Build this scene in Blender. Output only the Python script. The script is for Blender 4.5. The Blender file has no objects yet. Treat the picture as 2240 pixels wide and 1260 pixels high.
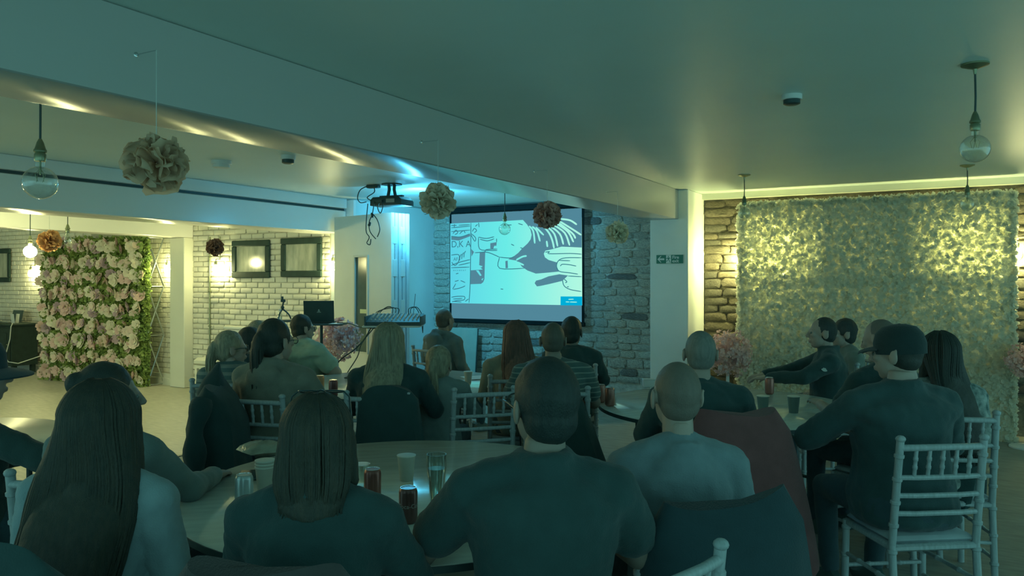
import bpy, math, random
import numpy as np
from mathutils import Vector, Matrix, noise

scene = bpy.context.scene
COL = scene.collection
rng = random.Random(7)

# ------------------------------------------------------------------ camera
YAW = math.radians(29.5); CH = 1.6; F = 1680.0; HY = 609.0
CS, SN = math.cos(YAW), math.sin(YAW)
cam_d = bpy.data.cameras.new('camera'); cam_d.sensor_width = 36.0; cam_d.lens = F / 2240 * 36
cam_d.shift_y = -(630 - HY) / 2240; cam_d.clip_start = 0.05
cam = bpy.data.objects.new('camera', cam_d); COL.objects.link(cam)
cam.location = (0, 0, CH); cam.rotation_euler = (math.pi / 2, 0, YAW)
scene.camera = cam

# ------------------------------------------------------------------ world, exposure
w = bpy.data.worlds.new('world'); scene.world = w; w.use_nodes = True
w.node_tree.nodes['Background'].inputs[0].default_value = (0.33, 0.86, 0.86, 1)
w.node_tree.nodes['Background'].inputs[1].default_value = 0.50
vs = scene.view_settings
vs.view_transform = 'Standard'; vs.look = 'None'; vs.exposure = 0.95; vs.gamma = 1.0; vs.use_curve_mapping = False

scene.cycles.max_bounces = 5; scene.cycles.diffuse_bounces = 3; scene.cycles.glossy_bounces = 2; scene.cycles.transmission_bounces = 4; scene.cycles.transparent_max_bounces = 8
WARM = (1.0, 1.0, 0.42)      # yellow-green bulb light of the graded photo
BULB = 77.0; BULB_R = 140.0
PROJ = (0.10, 0.62, 1.0)

# ------------------------------------------------------------------ coordinates: X along the back wall, Y depth, metres
def P(px, Z):
    xc = (px - 1120) / F * Z
    return (xc * CS - Z * SN, xc * SN + Z * CS)
def P3(px, py, Z):
    x, y = P(px, Z)
    return Vector((x, y, CH - (py - HY) * Z / F))
def onH(px, py, h):
    Z = (CH - h) * F / (py - HY)
    x, y = P(px, Z)
    return Vector((x, y, h))
def onY(px, py, Y):
    o = (px - 1120) / F
    Z = Y / (o * SN + CS)
    x, y = P(px, Z)
    return Vector((x, y, CH - (py - HY) * Z / F))

# ------------------------------------------------------------------ materials
MATS = {}
def mat(name, col, rough=0.6, var=0.12, scale=8.0, bump=0.0, bscale=40.0, metal=0.0, spec=0.5, stretch=None, col2=None, emit=None, estr=0.0, sheen=0.0, trans=0.0, stripes=None):
    if name in MATS: return MATS[name]
    m = bpy.data.materials.new(name); m.use_nodes = True
    nt = m.node_tree; N = nt.nodes; L = nt.links
    b = N['Principled BSDF']
    b.inputs['Roughness'].default_value = rough
    b.inputs['Metallic'].default_value = metal
    b.inputs['Specular IOR Level'].default_value = spec
    if sheen: b.inputs['Sheen Weight'].default_value = sheen
    tc = N.new('ShaderNodeTexCoord'); mp = N.new('ShaderNodeMapping')
    L.new(tc.outputs['Object'], mp.inputs['Vector'])
    if stretch: mp.inputs['Scale'].default_value = stretch
    nz = N.new('ShaderNodeTexNoise'); nz.inputs['Scale'].default_value = scale; nz.inputs['Detail'].default_value = 4
    L.new(mp.outputs[0], nz.inputs['Vector'])
    rp = N.new('ShaderNodeValToRGB')
    c1 = tuple(max(0, c * (1 - var)) for c in col) if col2 is None else col2
    c2 = tuple(min(1, c * (1 + var)) for c in col) if col2 is None else col
    rp.color_ramp.elements[0].position = 0.3; rp.color_ramp.elements[1].position = 0.7
    rp.color_ramp.elements[0].color = (*c1, 1); rp.color_ramp.elements[1].color = (*c2, 1)
    L.new(nz.outputs['Fac'], rp.inputs['Fac'])
    out = rp.outputs['Color']
    if stripes:
        scol, period, duty = stripes
        sx = N.new('ShaderNodeSeparateXYZ'); L.new(tc.outputs['Object'], sx.inputs[0])
        a = N.new('ShaderNodeMath'); a.operation = 'DIVIDE'; a.inputs[1].default_value = period; L.new(sx.outputs['Z'], a.inputs[0])
        f = N.new('ShaderNodeMath'); f.operation = 'FRACT'; L.new(a.outputs[0], f.inputs[0])
        g = N.new('ShaderNodeMath'); g.operation = 'LESS_THAN'; g.inputs[1].default_value = duty; L.new(f.outputs[0], g.inputs[0])
        mx = N.new('ShaderNodeMix'); mx.data_type = 'RGBA'
        L.new(g.outputs[0], mx.inputs[0]); L.new(out, mx.inputs[6]); mx.inputs[7].default_value = (*scol, 1)
        out = mx.outputs[2]
    L.new(out, b.inputs['Base Color'])
    if bump:
        nb = N.new('ShaderNodeTexNoise'); nb.inputs['Scale'].default_value = bscale; nb.inputs['Detail'].default_value = 5
        L.new(mp.outputs[0], nb.inputs['Vector'])
        bp = N.new('ShaderNodeBump'); bp.inputs['Strength'].default_value = bump; bp.inputs['Distance'].default_value = 0.02
        L.new(nb.outputs['Fac'], bp.inputs['Height']); L.new(bp.outputs[0], b.inputs['Normal'])
    if emit:
        b.inputs['Emission Color'].default_value = (*emit, 1); b.inputs['Emission Strength'].default_value = estr
    if trans:
        tr = N.new('ShaderNodeBsdfTranslucent'); L.new(out, tr.inputs['Color'])
        mx = N.new('ShaderNodeMixShader'); mx.inputs[0].default_value = trans
        L.new(b.outputs[0], mx.inputs[1]); L.new(tr.outputs[0], mx.inputs[2])
        L.new(mx.outputs[0], N['Material Output'].inputs['Surface'])
    MATS[name] = m
    return m
def emis(name, col, s):
    if name in MATS: return MATS[name]
    m = bpy.data.materials.new(name); m.use_nodes = True
    nt = m.node_tree; nt.nodes.clear()
    e = nt.nodes.new('ShaderNodeEmission'); e.inputs[0].default_value = (*col, 1); e.inputs[1].default_value = s
    o = nt.nodes.new('ShaderNodeOutputMaterial'); nt.links.new(e.outputs[0], o.inputs[0])
    MATS[name] = m
    return m
def glass(name, tint=(0.95, 1, 0.98), lo=0.06, blend=0.25):
    m = bpy.data.materials.new(name); m.use_nodes = True
    nt = m.node_tree; nt.nodes.clear(); N = nt.nodes; L = nt.links
    lw = N.new('ShaderNodeLayerWeight'); lw.inputs[0].default_value = blend
    mr = N.new('ShaderNodeMapRange'); mr.inputs['To Min'].default_value = lo; mr.inputs['To Max'].default_value = 0.9
    L.new(lw.outputs['Facing'], mr.inputs['Value'])
    t = N.new('ShaderNodeBsdfTransparent'); t.inputs[0].default_value = (*tint, 1)
    g = N.new('ShaderNodeBsdfGlossy'); g.inputs['Roughness'].default_value = 0.05
    mx = N.new('ShaderNodeMixShader'); o = N.new('ShaderNodeOutputMaterial')
    L.new(mr.outputs[0], mx.inputs[0]); L.new(t.outputs[0], mx.inputs[1]); L.new(g.outputs[0], mx.inputs[2]); L.new(mx.outputs[0], o.inputs[0])
    MATS[name] = m
    return m

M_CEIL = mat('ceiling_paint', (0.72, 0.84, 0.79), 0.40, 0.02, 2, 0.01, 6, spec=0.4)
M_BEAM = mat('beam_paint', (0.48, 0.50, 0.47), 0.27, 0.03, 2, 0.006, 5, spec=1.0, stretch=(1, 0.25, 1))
M_BEAM_LIT = mat('lit_beam_paint', (0.88, 0.88, 0.84), 0.30, 0.03, 2, 0.006, 5, spec=0.6, stretch=(1, 0.25, 1))  # lighter copy of beam paint; brighter light on these beams put into colour
M_COLUMN = mat('column_paint', (0.84, 0.88, 0.82), 0.5, 0.03, 3)
M_WALLPAINT = mat('wall_paint', (0.70, 0.76, 0.74), 0.5, 0.03, 3)
M_BRICK = mat('painted_brick', (0.78, 0.76, 0.66), 0.6, 0.06, 12, 0.35, 60)
M_MORTAR = mat('painted_mortar', (0.58, 0.56, 0.46), 0.85, 0.10, 20, 0.4, 60)
M_STONE = [mat('stone_%d' % i, c, 0.85, 0.35, 9, 0.8, 30) for i, c in enumerate([(0.64, 0.63, 0.54), (0.69, 0.66, 0.55), (0.59, 0.59, 0.51), (0.72, 0.68, 0.56), (0.28, 0.28, 0.26)])]
M_STONEGAP = mat('lime_mortar', (0.62, 0.62, 0.54), 0.9, 0.25, 14, 0.9, 40)
M_SKIRT = mat('skirting_paint', (0.74, 0.74, 0.64), 0.4, 0.04, 4)
M_DARKMETAL = mat('dark_metal', (0.05, 0.09, 0.09), 0.4, 0.1, 10, metal=0.3)
M_BLACK = mat('black_plastic', (0.035, 0.075, 0.075), 0.45, 0.1, 10)
M_SCRB = mat('screen_black', (0.014, 0.022, 0.022), 0.9, 0.1, 10, spec=0.1)
M_CORD = mat('black_cord', (0.04, 0.08, 0.075), 0.6, 0.1, 10)
M_BRASS = mat('aged_brass', (0.30, 0.32, 0.20), 0.35, 0.15, 10, metal=0.8)
M_WHITEPL = mat('white_plastic', (0.74, 0.77, 0.73), 0.4, 0.03, 6)
M_CHROME = mat('brushed_steel', (0.6, 0.66, 0.66), 0.25, 0.05, 20, metal=1.0)
M_GLASS = glass('clear_glass')
M_CHAIR = mat('limewash_wood', (0.38, 0.45, 0.46), 0.45, 0.16, 14, 0.15, 60, stretch=(6, 6, 1))
M_CUSHION = mat('ivory_cushion', (0.42, 0.50, 0.53), 0.8, 0.06, 10)
M_PAPER = mat('white_paper', (0.78, 0.80, 0.76), 0.7, 0.03, 10)
M_CUP = mat('kraft_paper_cup', (0.44, 0.44, 0.36), 0.6, 0.06, 20)
M_CUPRIM = mat('paper_cup_rim', (0.66, 0.68, 0.60), 0.55, 0.03, 20)

def floor_material():
    m = bpy.data.materials.new('vinyl_floor'); m.use_nodes = True
    nt = m.node_tree; N = nt.nodes; L = nt.links; b = N['Principled BSDF']
    tc = N.new('ShaderNodeTexCoord'); mp = N.new('ShaderNodeMapping'); L.new(tc.outputs['Object'], mp.inputs[0])
    mp.inputs['Scale'].default_value = (1.2, 9.0, 1)
    n1 = N.new('ShaderNodeTexNoise'); n1.inputs['Scale'].default_value = 5; n1.inputs['Detail'].default_value = 6; L.new(mp.outputs[0], n1.inputs[0])
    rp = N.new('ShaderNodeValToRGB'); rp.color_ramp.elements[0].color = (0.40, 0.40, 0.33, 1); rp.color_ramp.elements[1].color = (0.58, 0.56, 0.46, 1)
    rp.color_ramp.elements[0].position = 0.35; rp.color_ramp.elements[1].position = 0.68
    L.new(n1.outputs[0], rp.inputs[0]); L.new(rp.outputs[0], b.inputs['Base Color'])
    b.inputs['Roughness'].default_value = 0.42; b.inputs['Specular IOR Level'].default_value = 0.4
    bp = N.new('ShaderNodeBump'); bp.inputs['Strength'].default_value = 0.12; L.new(n1.outputs[0], bp.inputs['Height']); L.new(bp.outputs[0], b.inputs['Normal'])
    return m
M_FLOOR = floor_material()
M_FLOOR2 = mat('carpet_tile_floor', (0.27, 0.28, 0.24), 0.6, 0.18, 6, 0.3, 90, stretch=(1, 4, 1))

# ------------------------------------------------------------------ mesh builder
class MB:
    def __init__(s): s.v = []; s.f = []
    def add(s, v, f):
        o = len(s.v); s.v += [tuple(p) for p in v]; s.f += [tuple(i + o for i in q) for q in f]; return s
    def box(s, a, b, M=None):
        x0, y0, z0 = a; x1, y1, z1 = b
        v = [Vector(p) for p in ((x0, y0, z0), (x1, y0, z0), (x1, y1, z0), (x0, y1, z0), (x0, y0, z1), (x1, y0, z1), (x1, y1, z1), (x0, y1, z1))]
        if M: v = [M @ p for p in v]
        return s.add(v, [(0, 3, 2, 1), (4, 5, 6, 7), (0, 1, 5, 4), (1, 2, 6, 5), (2, 3, 7, 6), (3, 0, 4, 7)])
    def bbox(s, a, b, r, M=None):      # box with chamfered vertical and horizontal edges
        x0, y0, z0 = a; x1, y1, z1 = b
        def ring(i, z): return [(x0 + i, y0, z), (x1 - i, y0, z), (x1, y0 + i, z), (x1, y1 - i, z), (x1 - i, y1, z), (x0 + i, y1, z), (x0, y1 - i, z), (x0, y0 + i, z)]
        def shr(rr): cx, cy = (x0 + x1) / 2, (y0 + y1) / 2; return [(cx + (x - cx) * (1 - 2 * r / (x1 - x0)), cy + (y - cy) * (1 - 2 * r / (y1 - y0)), z) for x, y, z in rr]
        R = [shr(ring(r, z0)), ring(r, z0 + r), ring(r, z1 - r), shr(ring(r, z1))]
        v = [Vector(p) for q in R for p in q]
        if M: v = [M @ p for p in v]
        f = [tuple(range(7, -1, -1)), tuple(range(24, 32))]
        for k in range(3):
            for i in range(8): f.append((k * 8 + i, k * 8 + (i + 1) % 8, k * 8 + 8 + (i + 1) % 8, k * 8 + 8 + i))
        return s.add(v, f)
    def loft(s, rings, close=True):
        n = len(rings[0]); v = [p for r in rings for p in r]; f = []
        for k in range(len(rings) - 1):
            for i in range(n): f.append((k * n + i, k * n + (i + 1) % n, (k + 1) * n + (i + 1) % n, (k + 1) * n + i))
        if close: f.append(tuple(range(n - 1, -1, -1))); f.append(tuple((len(rings) - 1) * n + i for i in range(n)))
        return s.add(v, f)
    def lathe(s, prof, n=20, c=(0, 0, 0), close=True):
        c = Vector(c)
        return s.loft([[c + Vector((r * math.cos(2 * math.pi * i / n), r * math.sin(2 * math.pi * i / n), z)) for i in range(n)] for r, z in prof], close)
    def tube(s, pts, r, n=8, close=True):
        pts = [Vector(p) for p in pts]; rings = []
        u = None
        for i, p in enumerate(pts):
            d = (pts[min(i + 1, len(pts) - 1)] - pts[max(i - 1, 0)])
            d = d.normalized() if d.length > 1e-9 else Vector((0, 0, 1))
            if u is None: u = d.orthogonal().normalized()
            else:
                u = u - d * u.dot(d); u = u.normalized() if u.length > 1e-6 else d.orthogonal().normalized()
            t = d.cross(u); rr = r[i] if isinstance(r, (list, tuple)) else r
            rings.append([p + (u * math.cos(2 * math.pi * k / n) + t * math.sin(2 * math.pi * k / n)) * rr for k in range(n)])
        return s.loft(rings, close)
    def cap(s, p0, p1, r0, r1, n=12):
        p0, p1 = Vector(p0), Vector(p1); d = p1 - p0
        d = d.normalized() if d.length > 1e-6 else Vector((0, 0, 1))
        pts, rs = [], []
        for a in (0, 25, 50, 75): pts.append(p0 - d * r0 * math.cos(math.radians(a))); rs.append(max(r0 * math.sin(math.radians(a)), r0 * 0.06))
        for t in (0, 0.5, 1): pts.append(p0.lerp(p1, t)); rs.append(r0 + (r1 - r0) * t)
        for a in (75, 50, 25, 0): pts.append(p1 + d * r1 * math.cos(math.radians(a))); rs.append(max(r1 * math.sin(math.radians(a)), r1 * 0.06))
        return s.tube(pts, rs, n)
    def ell(s, c, r, M=None, n=16, m=10):
        c = Vector(c); v = []
        R = []
        for j in range(m + 1):
            t = math.pi * (0.02 + 0.96 * j / m)
            ring = []
            for i in range(n):
                p = Vector((r[0] * math.sin(t) * math.cos(2 * math.pi * i / n), r[1] * math.sin(t) * math.sin(2 * math.pi * i / n), -r[2] * math.cos(t)))
                ring.append(c + (M @ p if M else p))
            R.append(ring)
        return s.loft(R)
    def rings(s, spec, n=20, p=2.3):       # spec: (cx, cy, z, rx, ry)
        R = []
        for cx, cy, z, rx, ry in spec:
            ring = []
            for i in range(n):
                a = 2 * math.pi * i / n; ca, sa = math.cos(a), math.sin(a)
                ring.append(Vector((cx + rx * math.copysign(abs(ca) ** (2 / p), ca), cy + ry * math.copysign(abs(sa) ** (2 / p), sa), z)))
            R.append(ring)
        return s.loft(R)
    def xf(s, M): s.v = [tuple(M @ Vector(p)) for p in s.v]; return s
    def mesh(s, name, smooth=True, ang=40):
        me = bpy.data.meshes.new(name); me.from_pydata([tuple(p) for p in s.v], [], s.f)
        if smooth:
            me.polygons.foreach_set('use_smooth', [True] * len(me.polygons))
            if ang: me.set_sharp_from_angle(angle=math.radians(ang))
        me.update()
        return me

def obj(name, data, m=None, parent=None, loc=None, rot=None, scale=None):
    if isinstance(data, MB): data = data.mesh(name)
    if m is not None and not data.materials: data.materials.append(m)
    o = bpy.data.objects.new(name, data); COL.objects.link(o)
    if parent: o.parent = parent
    if loc is not None: o.location = loc
    if rot is not None: o.rotation_euler = rot if hasattr(rot, '__len__') else (0, 0, rot)
    if scale is not None: o.scale = scale
    return o
def tag(o, label=None, cat=None, group=None, kind=None):
    if label: o['label'] = label
    if cat: o['category'] = cat
    if group: o['group'] = group
    if kind: o['kind'] = kind
    return o
def thing(name, label, cat, loc=(0, 0, 0), rz=0, group=None):
    o = bpy.data.objects.new(name, None); COL.objects.link(o); o.location = loc; o.rotation_euler = (0, 0, rz); o.empty_display_size = 0.1
    return tag(o, label, cat, group)
def struct(name, data, m, label=None):
    o = obj(name, data, m); o['kind'] = 'structure'
    if label: o['label'] = label
    return o
def text_mesh(body, size, align='CENTER', bold=0.0, ext=0.0008):
    cu = bpy.data.curves.new('lettering', 'FONT'); cu.body = body; cu.size = size; cu.align_x = align; cu.align_y = 'CENTER'; cu.extrude = ext; cu.offset = bold
    o = bpy.data.objects.new('lettering', cu); COL.objects.link(o)
    dg = bpy.context.evaluated_depsgraph_get(); me = bpy.data.meshes.new_from_object(o.evaluated_get(dg))
    bpy.data.objects.remove(o); bpy.data.curves.remove(cu)
    return me

# ------------------------------------------------------------------ the room
HC = 2.62
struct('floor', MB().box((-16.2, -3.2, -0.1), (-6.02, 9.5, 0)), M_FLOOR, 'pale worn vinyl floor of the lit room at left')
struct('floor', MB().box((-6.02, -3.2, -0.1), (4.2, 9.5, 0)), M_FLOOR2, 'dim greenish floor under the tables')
struct('trim_1', MB().box((-6.045, -3, 0), (-5.995, 7.0, 0.006)), M_DARKMETAL, 'dark floor track of the folding partition')
struct('ceiling', MB().box((-16.2, -3.2, HC), (4.2, 9.6, HC + 0.12)), M_CEIL, 'pale painted flat ceiling')
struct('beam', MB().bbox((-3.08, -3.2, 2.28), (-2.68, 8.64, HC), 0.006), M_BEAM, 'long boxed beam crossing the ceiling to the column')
b2 = struct('beam', MB().bbox((-7.2, -3.2, 2.18), (-6.72, 7.54, 2.465), 0.006).bbox((-7.2, -3.2, 2.495), (-6.70, 7.54, HC), 0.004), M_BEAM_LIT, 'boxed beam with partition track groove beside the lit room')
obj('track_groove', MB().box((-7.2, -3.2, 2.465), (-6.75, 7.54, 2.495)), M_DARKMETAL, b2)
struct('beam', MB().bbox((-9.98, -3.2, 2.2), (-9.66, 7.54, HC), 0.006), M_BEAM_LIT, 'painted beam over the flower alcove')
struct('column', MB().bbox((-3.02, 8.62, 0), (-2.57, 9.34, HC), 0.008), M_COLUMN, 'square painted column under the beam end')
struct('column', MB().bbox((-9.98, 7.38, 0), (-9.66, 7.56, 2.2), 0.008), mat('pilaster_paint', (0.76, 0.76, 0.66), 0.4, 0.03, 3), 'pale pilaster beside the alcove')
wb = struct('wall_back', MB().box((-6.6, 9.3, 0), (-2.8, 9.5, HC)), M_STONEGAP, 'rough stone back wall behind the screen')
wbr = struct('wall_back_right', MB().box((-2.8, 9.3, 0), (4.2, 9.5, HC)), mat('brown_mortar', (0.22, 0.20, 0.14), 0.9, 0.25, 14, 0.9, 40), 'brown rubble stone wall behind the white flowers')
M_STONER = [mat('brown_stone_%d' % i, c_, 0.85, 0.35, 9, 0.8, 30) for i, c_ in enumerate([(0.25, 0.22, 0.15), (0.30, 0.26, 0.17), (0.20, 0.19, 0.14), (0.10, 0.10, 0.09)])]
struct('wall_partition', MB().bbox((-7.0, 7.55, 0), (-6.58, 9.5, HC), 0.02), M_WALLPAINT, 'painted return wall left of the screen')
wl = struct('wall_left_room', MB().box((-16.2, 7.55, 0), (-6.98, 7.75, HC)), M_MORTAR, 'white painted brick wall of the lit room')
struct('wall_left', MB().box((-16.4, -3.2, 0), (-16.2, 7.75, HC)), M_WALLPAINT, 'painted side wall of the lit room')
struct('baseboard_left_room', MB().box((-16.2, 7.47, 0), (-9.98, 7.55, 0.10)).box((-16.2, 7.49, 0.10), (-9.98, 7.55, 0.17)), M_SKIRT, 'cream skirting board along the brick wall')
struct('baseboard_picture_wall', MB().box((-9.66, 7.49, 0), (-7.0, 7.55, 0.15)), M_SKIRT, 'cream skirting under the framed pictures')
struct('trim_2', MB().box((-2.57, 9.20, 2.55), (4.2, 9.3, HC)), mat('cornice_paint', (0.74, 0.76, 0.62), 0.5, 0.03, 3), 'pale cornice strip along the right ceiling edge')

# painted bricks: nearest 300 as pieces, the rest joined
def brick_mesh(name, m, seed, lump=0.004, r=0.006):
    q = random.Random(seed); b = MB().bbox((-0.5, -0.5, -0.5), (0.5, 0.5, 0.5), 0.06)
    b.v = [(x + q.uniform(-1, 1) * lump, y + q.uniform(-1, 1) * lump, z + q.uniform(-1, 1) * lump * 2) for x, y, z in b.v]
    me = b.mesh(name, True, 60); me.materials.append(m); return me
bm = [brick_mesh('brick', M_BRICK, i, 0.02) for i in range(5)]
rest = MB(); cnt = 0
for row in range(29):
    z = 0.19 + row * 0.0755
    x = -9.66 + (0.0 if row % 2 else 0.112)
    xs = []
    while x < -7.05: xs.append((x, min(x + 0.208, -7.0))); x += 0.225
    if row % 2 == 0: xs.insert(0, (-9.655, -9.56))
    for x0, x1 in xs:
        d = rng.uniform(0.014, 0.024)
        if z > 0.70 and cnt < 300 and z < 2.28:
            obj('brick', bm[cnt % 5], None, wl, ((x0 + x1) / 2, 7.55 - d / 2 + 0.01, z + 0.0325), (0, rng.uniform(-.012, .012), 0), (x1 - x0, d + 0.02, rng.uniform(0.060, 0.066))); cnt += 1
        else: rest.bbox((x0, 7.55 - d, z), (x1, 7.56, z + 0.065), 0.004)
for row in range(31):
    z = 0.18 + row * 0.0755
    x = -15.2 + (0.0 if row % 2 else 0.112)
    while x < -10.05:
        if not (-12.2 < x < -11.0): rest.bbox((x, 7.55 - rng.uniform(0.008, 0.014), z), (min(x + 0.209, -9.98), 7.56, z + 0.065), 0.004)
        x += 0.225
o = obj('brickwork', rest, M_BRICK, wl); o['kind'] = 'stuff'

# stones
sm = []
for i in range(10):
    q = random.Random(50 + i); b = MB()
    R = []
    n = 10
    for y, sc in ((0.5, 1.0), (-0.25, 1.03), (-0.40, 0.90), (-0.5, 0.55)):
        ring = []
        for k in range(n):
            a = 2 * math.pi * k / n; ca, sa = math.cos(a), math.sin(a)
            px_, pz_ = math.copysign(abs(ca) ** 0.45, ca), math.copysign(abs(sa) ** 0.45, sa)
            j = 1 + q.uniform(-0.12, 0.10)
            ring.append((0.5 * px_ * sc * j, y + q.uniform(-0.1, 0.1) * (y < 0), 0.5 * pz_ * sc * j))
        R.append(ring)
    b.loft(R)
    me = b.mesh('stone', True, 50); me.materials.append(M_STONE[(0, 1, 2, 0, 3, 1, 2, 0, 1, 2)[i]]); sm.append(me)
    if i == 9:
        me2 = me.copy(); me2.materials.clear(); me2.materials.append(M_STONE[4]); sm.append(me2)
smr = []
for i_, me in enumerate(sm):
    m2 = me.copy(); m2.materials.clear(); m2.materials.append(M_STONER[3 if i_ == 10 else i_ % 3]); smr.append(m2)
def stones(x0, x1, z0, z1, keep=None, sm=sm, wb=wb, q=random.Random(3)):
    z = z0
    while z < z1 - 0.03:
        h = q.uniform(0.075, 0.13); h = min(h, z1 - z)
        x = x0
        while x < x1 - 0.02:
            wd = q.uniform(0.16, 0.42)
            if x + wd > x1 - 0.08: wd = x1 - x
            zz = z + q.uniform(-.008, .008)
            if keep is None or keep(x + wd / 2, z + h / 2, wd / 2, h / 2):
                me = sm[10] if q.random() < 0.05 else sm[q.randrange(10)]
                dp = q.uniform(0.04, 0.075)
                obj('stone', me, None, wb, (x + wd / 2, 9.30 - dp * 0.0, zz + h / 2), (0, q.uniform(-.03, .03), 0), (wd - q.uniform(0.004, 0.014), dp, h - q.uniform(0.004, 0.012)))
            x += wd
        z += h
stones(-6.58, -3.02, 0.25, HC, lambda x, z, a, b: not (-6.0 < x - a and x + a < -4.35 and 1.1 < z - b and z + b < 2.5))
stones(-2.57, 1.3, 0.3, 2.55, lambda x, z, a, b: x - a < -1.85 or x + a > 0.35 or z + b > 2.3, smr, wbr)

# ------------------------------------------------------------------ folding partition stack
pt = thing('folding_partition', 'stack of folded pale partition doors with narrow vision panel', 'partition', (-6.64, 7.24, 0), math.radians(-12))
M_LEAF = mat('partition_leaf', (0.84, 0.84, 0.74), 0.45, 0.03, 3)
M_EDGE = mat('partition_edge', (0.62, 0.72, 0.74), 0.35, 0.03, 3)
LW = 1.10
for i in range(5):
    y = i * 0.058
    if i == 0:
        b = MB().box((0, y, 0.012), (0.42, y + 0.045, 2.36)).box((0.66, y, 0.012), (LW, y + 0.045, 2.36)).box((0.42, y, 0.012), (0.66, y + 0.045, 0.72)).box((0.42, y, 1.86), (0.66, y + 0.045, 2.36))
    else: b = MB().bbox((0.02, y, 0.012), (LW, y + 0.045, 2.36), 0.004)
    lf = obj('door_leaf', b, M_LEAF if i == 0 else M_EDGE, pt)
    if i == 0:
        [obj('window_trim', MB().box(p0, p1), M_SKIRT, lf) for p0, p1 in (((0.40, -0.012, 0.70), (0.425, 0.0, 1.88)), ((0.655, -0.012, 0.70), (0.68, 0.0, 1.88)), ((0.425, -0.012, 1.855), (0.655, 0.0, 1.88)), ((0.425, -0.012, 0.70), (0.655, 0.0, 0.72)))]
        obj('pane', MB().box((0.42, 0.016, 0.72), (0.66, 0.024, 1.86)), mat('smoked_pane', (0.12, 0.17, 0.15), 0.12, 0.2, 3), lf)
        obj('sticker', MB().box((0.50, 0.013, 1.18), (0.64, 0.0155, 1.23)), mat('pale_sticker', (0.8, 0.85, 0.5), 0.5, 0.02), lf)
for z in (0.35, 1.15, 1.62, 2.0):
    for y in (0.052, 0.168): obj('hinge', MB().bbox((LW - 0.002, y - 0.03, z), (LW + 0.006, y + 0.03, z + 0.20), 0.003), M_WHITEPL, pt)

# ------------------------------------------------------------------ projection screen
SX0, SX1, SY = -6.18, -4.14, 9.16
SZ0, SZ1 = 1.03, 2.515
sc = thing('projection_screen', 'pull-down projection screen showing a black line drawing on cyan', 'screen', (SX0, SY, 0))
SW = SX1 - SX0
obj('screen_case', MB().bbox((-0.06, -0.04, SZ1 + 0.01), (SW + 0.06, 0.06, SZ1 + 0.09), 0.012), M_SCRB, sc)
obj('border', MB().box((-0.035, 0.004, SZ0 - 0.03), (0, 0.012, SZ1 + 0.03)), M_SCRB, sc); obj('border', MB().box((SW, 0.004, SZ0 - 0.03), (SW + 0.035, 0.012, SZ1 + 0.03)), M_SCRB, sc)
obj('bottom_bar', MB().bbox((-0.05, -0.012, SZ0 - 0.06), (SW + 0.05, 0.022, SZ0), 0.01), M_SCRB, sc)
E_GREY = (0.085, 0.25, 0.33)
fab = obj('fabric', MB().box((0, 0.002, SZ0), (SW, 0.006, SZ1)), emis('screen_dim', E_GREY, 0.50), sc)  # emissive fabric; dim projected light put into its colour
def S(x, y, d=0.0):
    u = (x - 151) / 1281; t = 132 - 48 * u; bt = 1150 + 28 * u
    v = (y - t) / (bt - t)
    return (u * SW, -d, SZ1 + (SZ0 - SZ1) * v)
def flat(name, polys, m, d, parent=fab):
    for p in polys: obj(name, MB().add([S(x, y, d) for x, y in p], [tuple(range(len(p)))]).mesh(name, False), m, parent)
def lines(name, pl, wd, m, d):
    for p in pl:
        ca = []
        for i in range(len(p) - 1):
            p0, p1, p2, p3 = (Vector(p[max(0, min(len(p) - 1, i + k))]) for k in (-1, 0, 1, 2))
            for s in range(4):
                t = s / 4; ca.append(0.5 * ((2 * p1) + (p2 - p0) * t + (2 * p0 - 5 * p1 + 4 * p2 - p3) * t ** 2 + (3 * p1 - p0 - 3 * p2 + p3) * t ** 3))
        ca.append(Vector(p[-1])); L_, R_ = [], []
        for i, q_ in enumerate(ca):
            e = (ca[min(i + 1, len(ca) - 1)] - ca[max(i - 1, 0)]); e = e.normalized() if e.length > 1e-6 else Vector((1, 0)); nn = Vector((-e.y, e.x)) * wd * (.5 if 0 < i < len(ca) - 1 else .3)
            L_.append(S(q_.x + nn.x, q_.y + nn.y, d)); R_.append(S(q_.x - nn.x, q_.y - nn.y, d))
        n = len(ca); obj(name, MB().add(L_ + R_, [(i, i + 1, n + i + 1, n + i) for i in range(n - 1)]).mesh(name, False), m, fab)
def screen_white():
    m = bpy.data.materials.new('projected_light'); m.use_nodes = True; nt = m.node_tree; nt.nodes.clear(); N = nt.nodes; L = nt.links
    tc = N.new('ShaderNodeTexCoord'); sx = N.new('ShaderNodeSeparateXYZ'); L.new(tc.outputs['Object'], sx.inputs[0])
    mr = N.new('ShaderNodeMapRange'); mr.inputs['From Max'].default_value = SW; L.new(sx.outputs[0], mr.inputs[0])
    rp = N.new('ShaderNodeValToRGB'); rp.color_ramp.elements[0].color = (0.10, 0.62, 0.76, 1); rp.color_ramp.elements[1].color = (0.42, 0.90, 0.72, 1)
    e2 = rp.color_ramp.elements.new(0.45); e2.color = (0.14, 0.80, 0.76, 1)
    L.new(mr.outputs[0], rp.inputs[0]); e = N.new('ShaderNodeEmission'); L.new(rp.outputs[0], e.inputs[0]); e.inputs[1].default_value = 0.54
    o = N.new('ShaderNodeOutputMaterial'); L.new(e.outputs[0], o.inputs[0]); return m
M_SW = screen_white(); M_SG = emis('projected_grey', E_GREY, 0.50); M_SB = emis('projected_box', (0.0, 0.42, 0.68), 0.52); M_SL = emis('projected_line', (0.04, 0.20, 0.26), 0.52)
for m_ in (M_SL, M_SG, M_SB): m_.cycles.emission_sampling = 'NONE'
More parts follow.
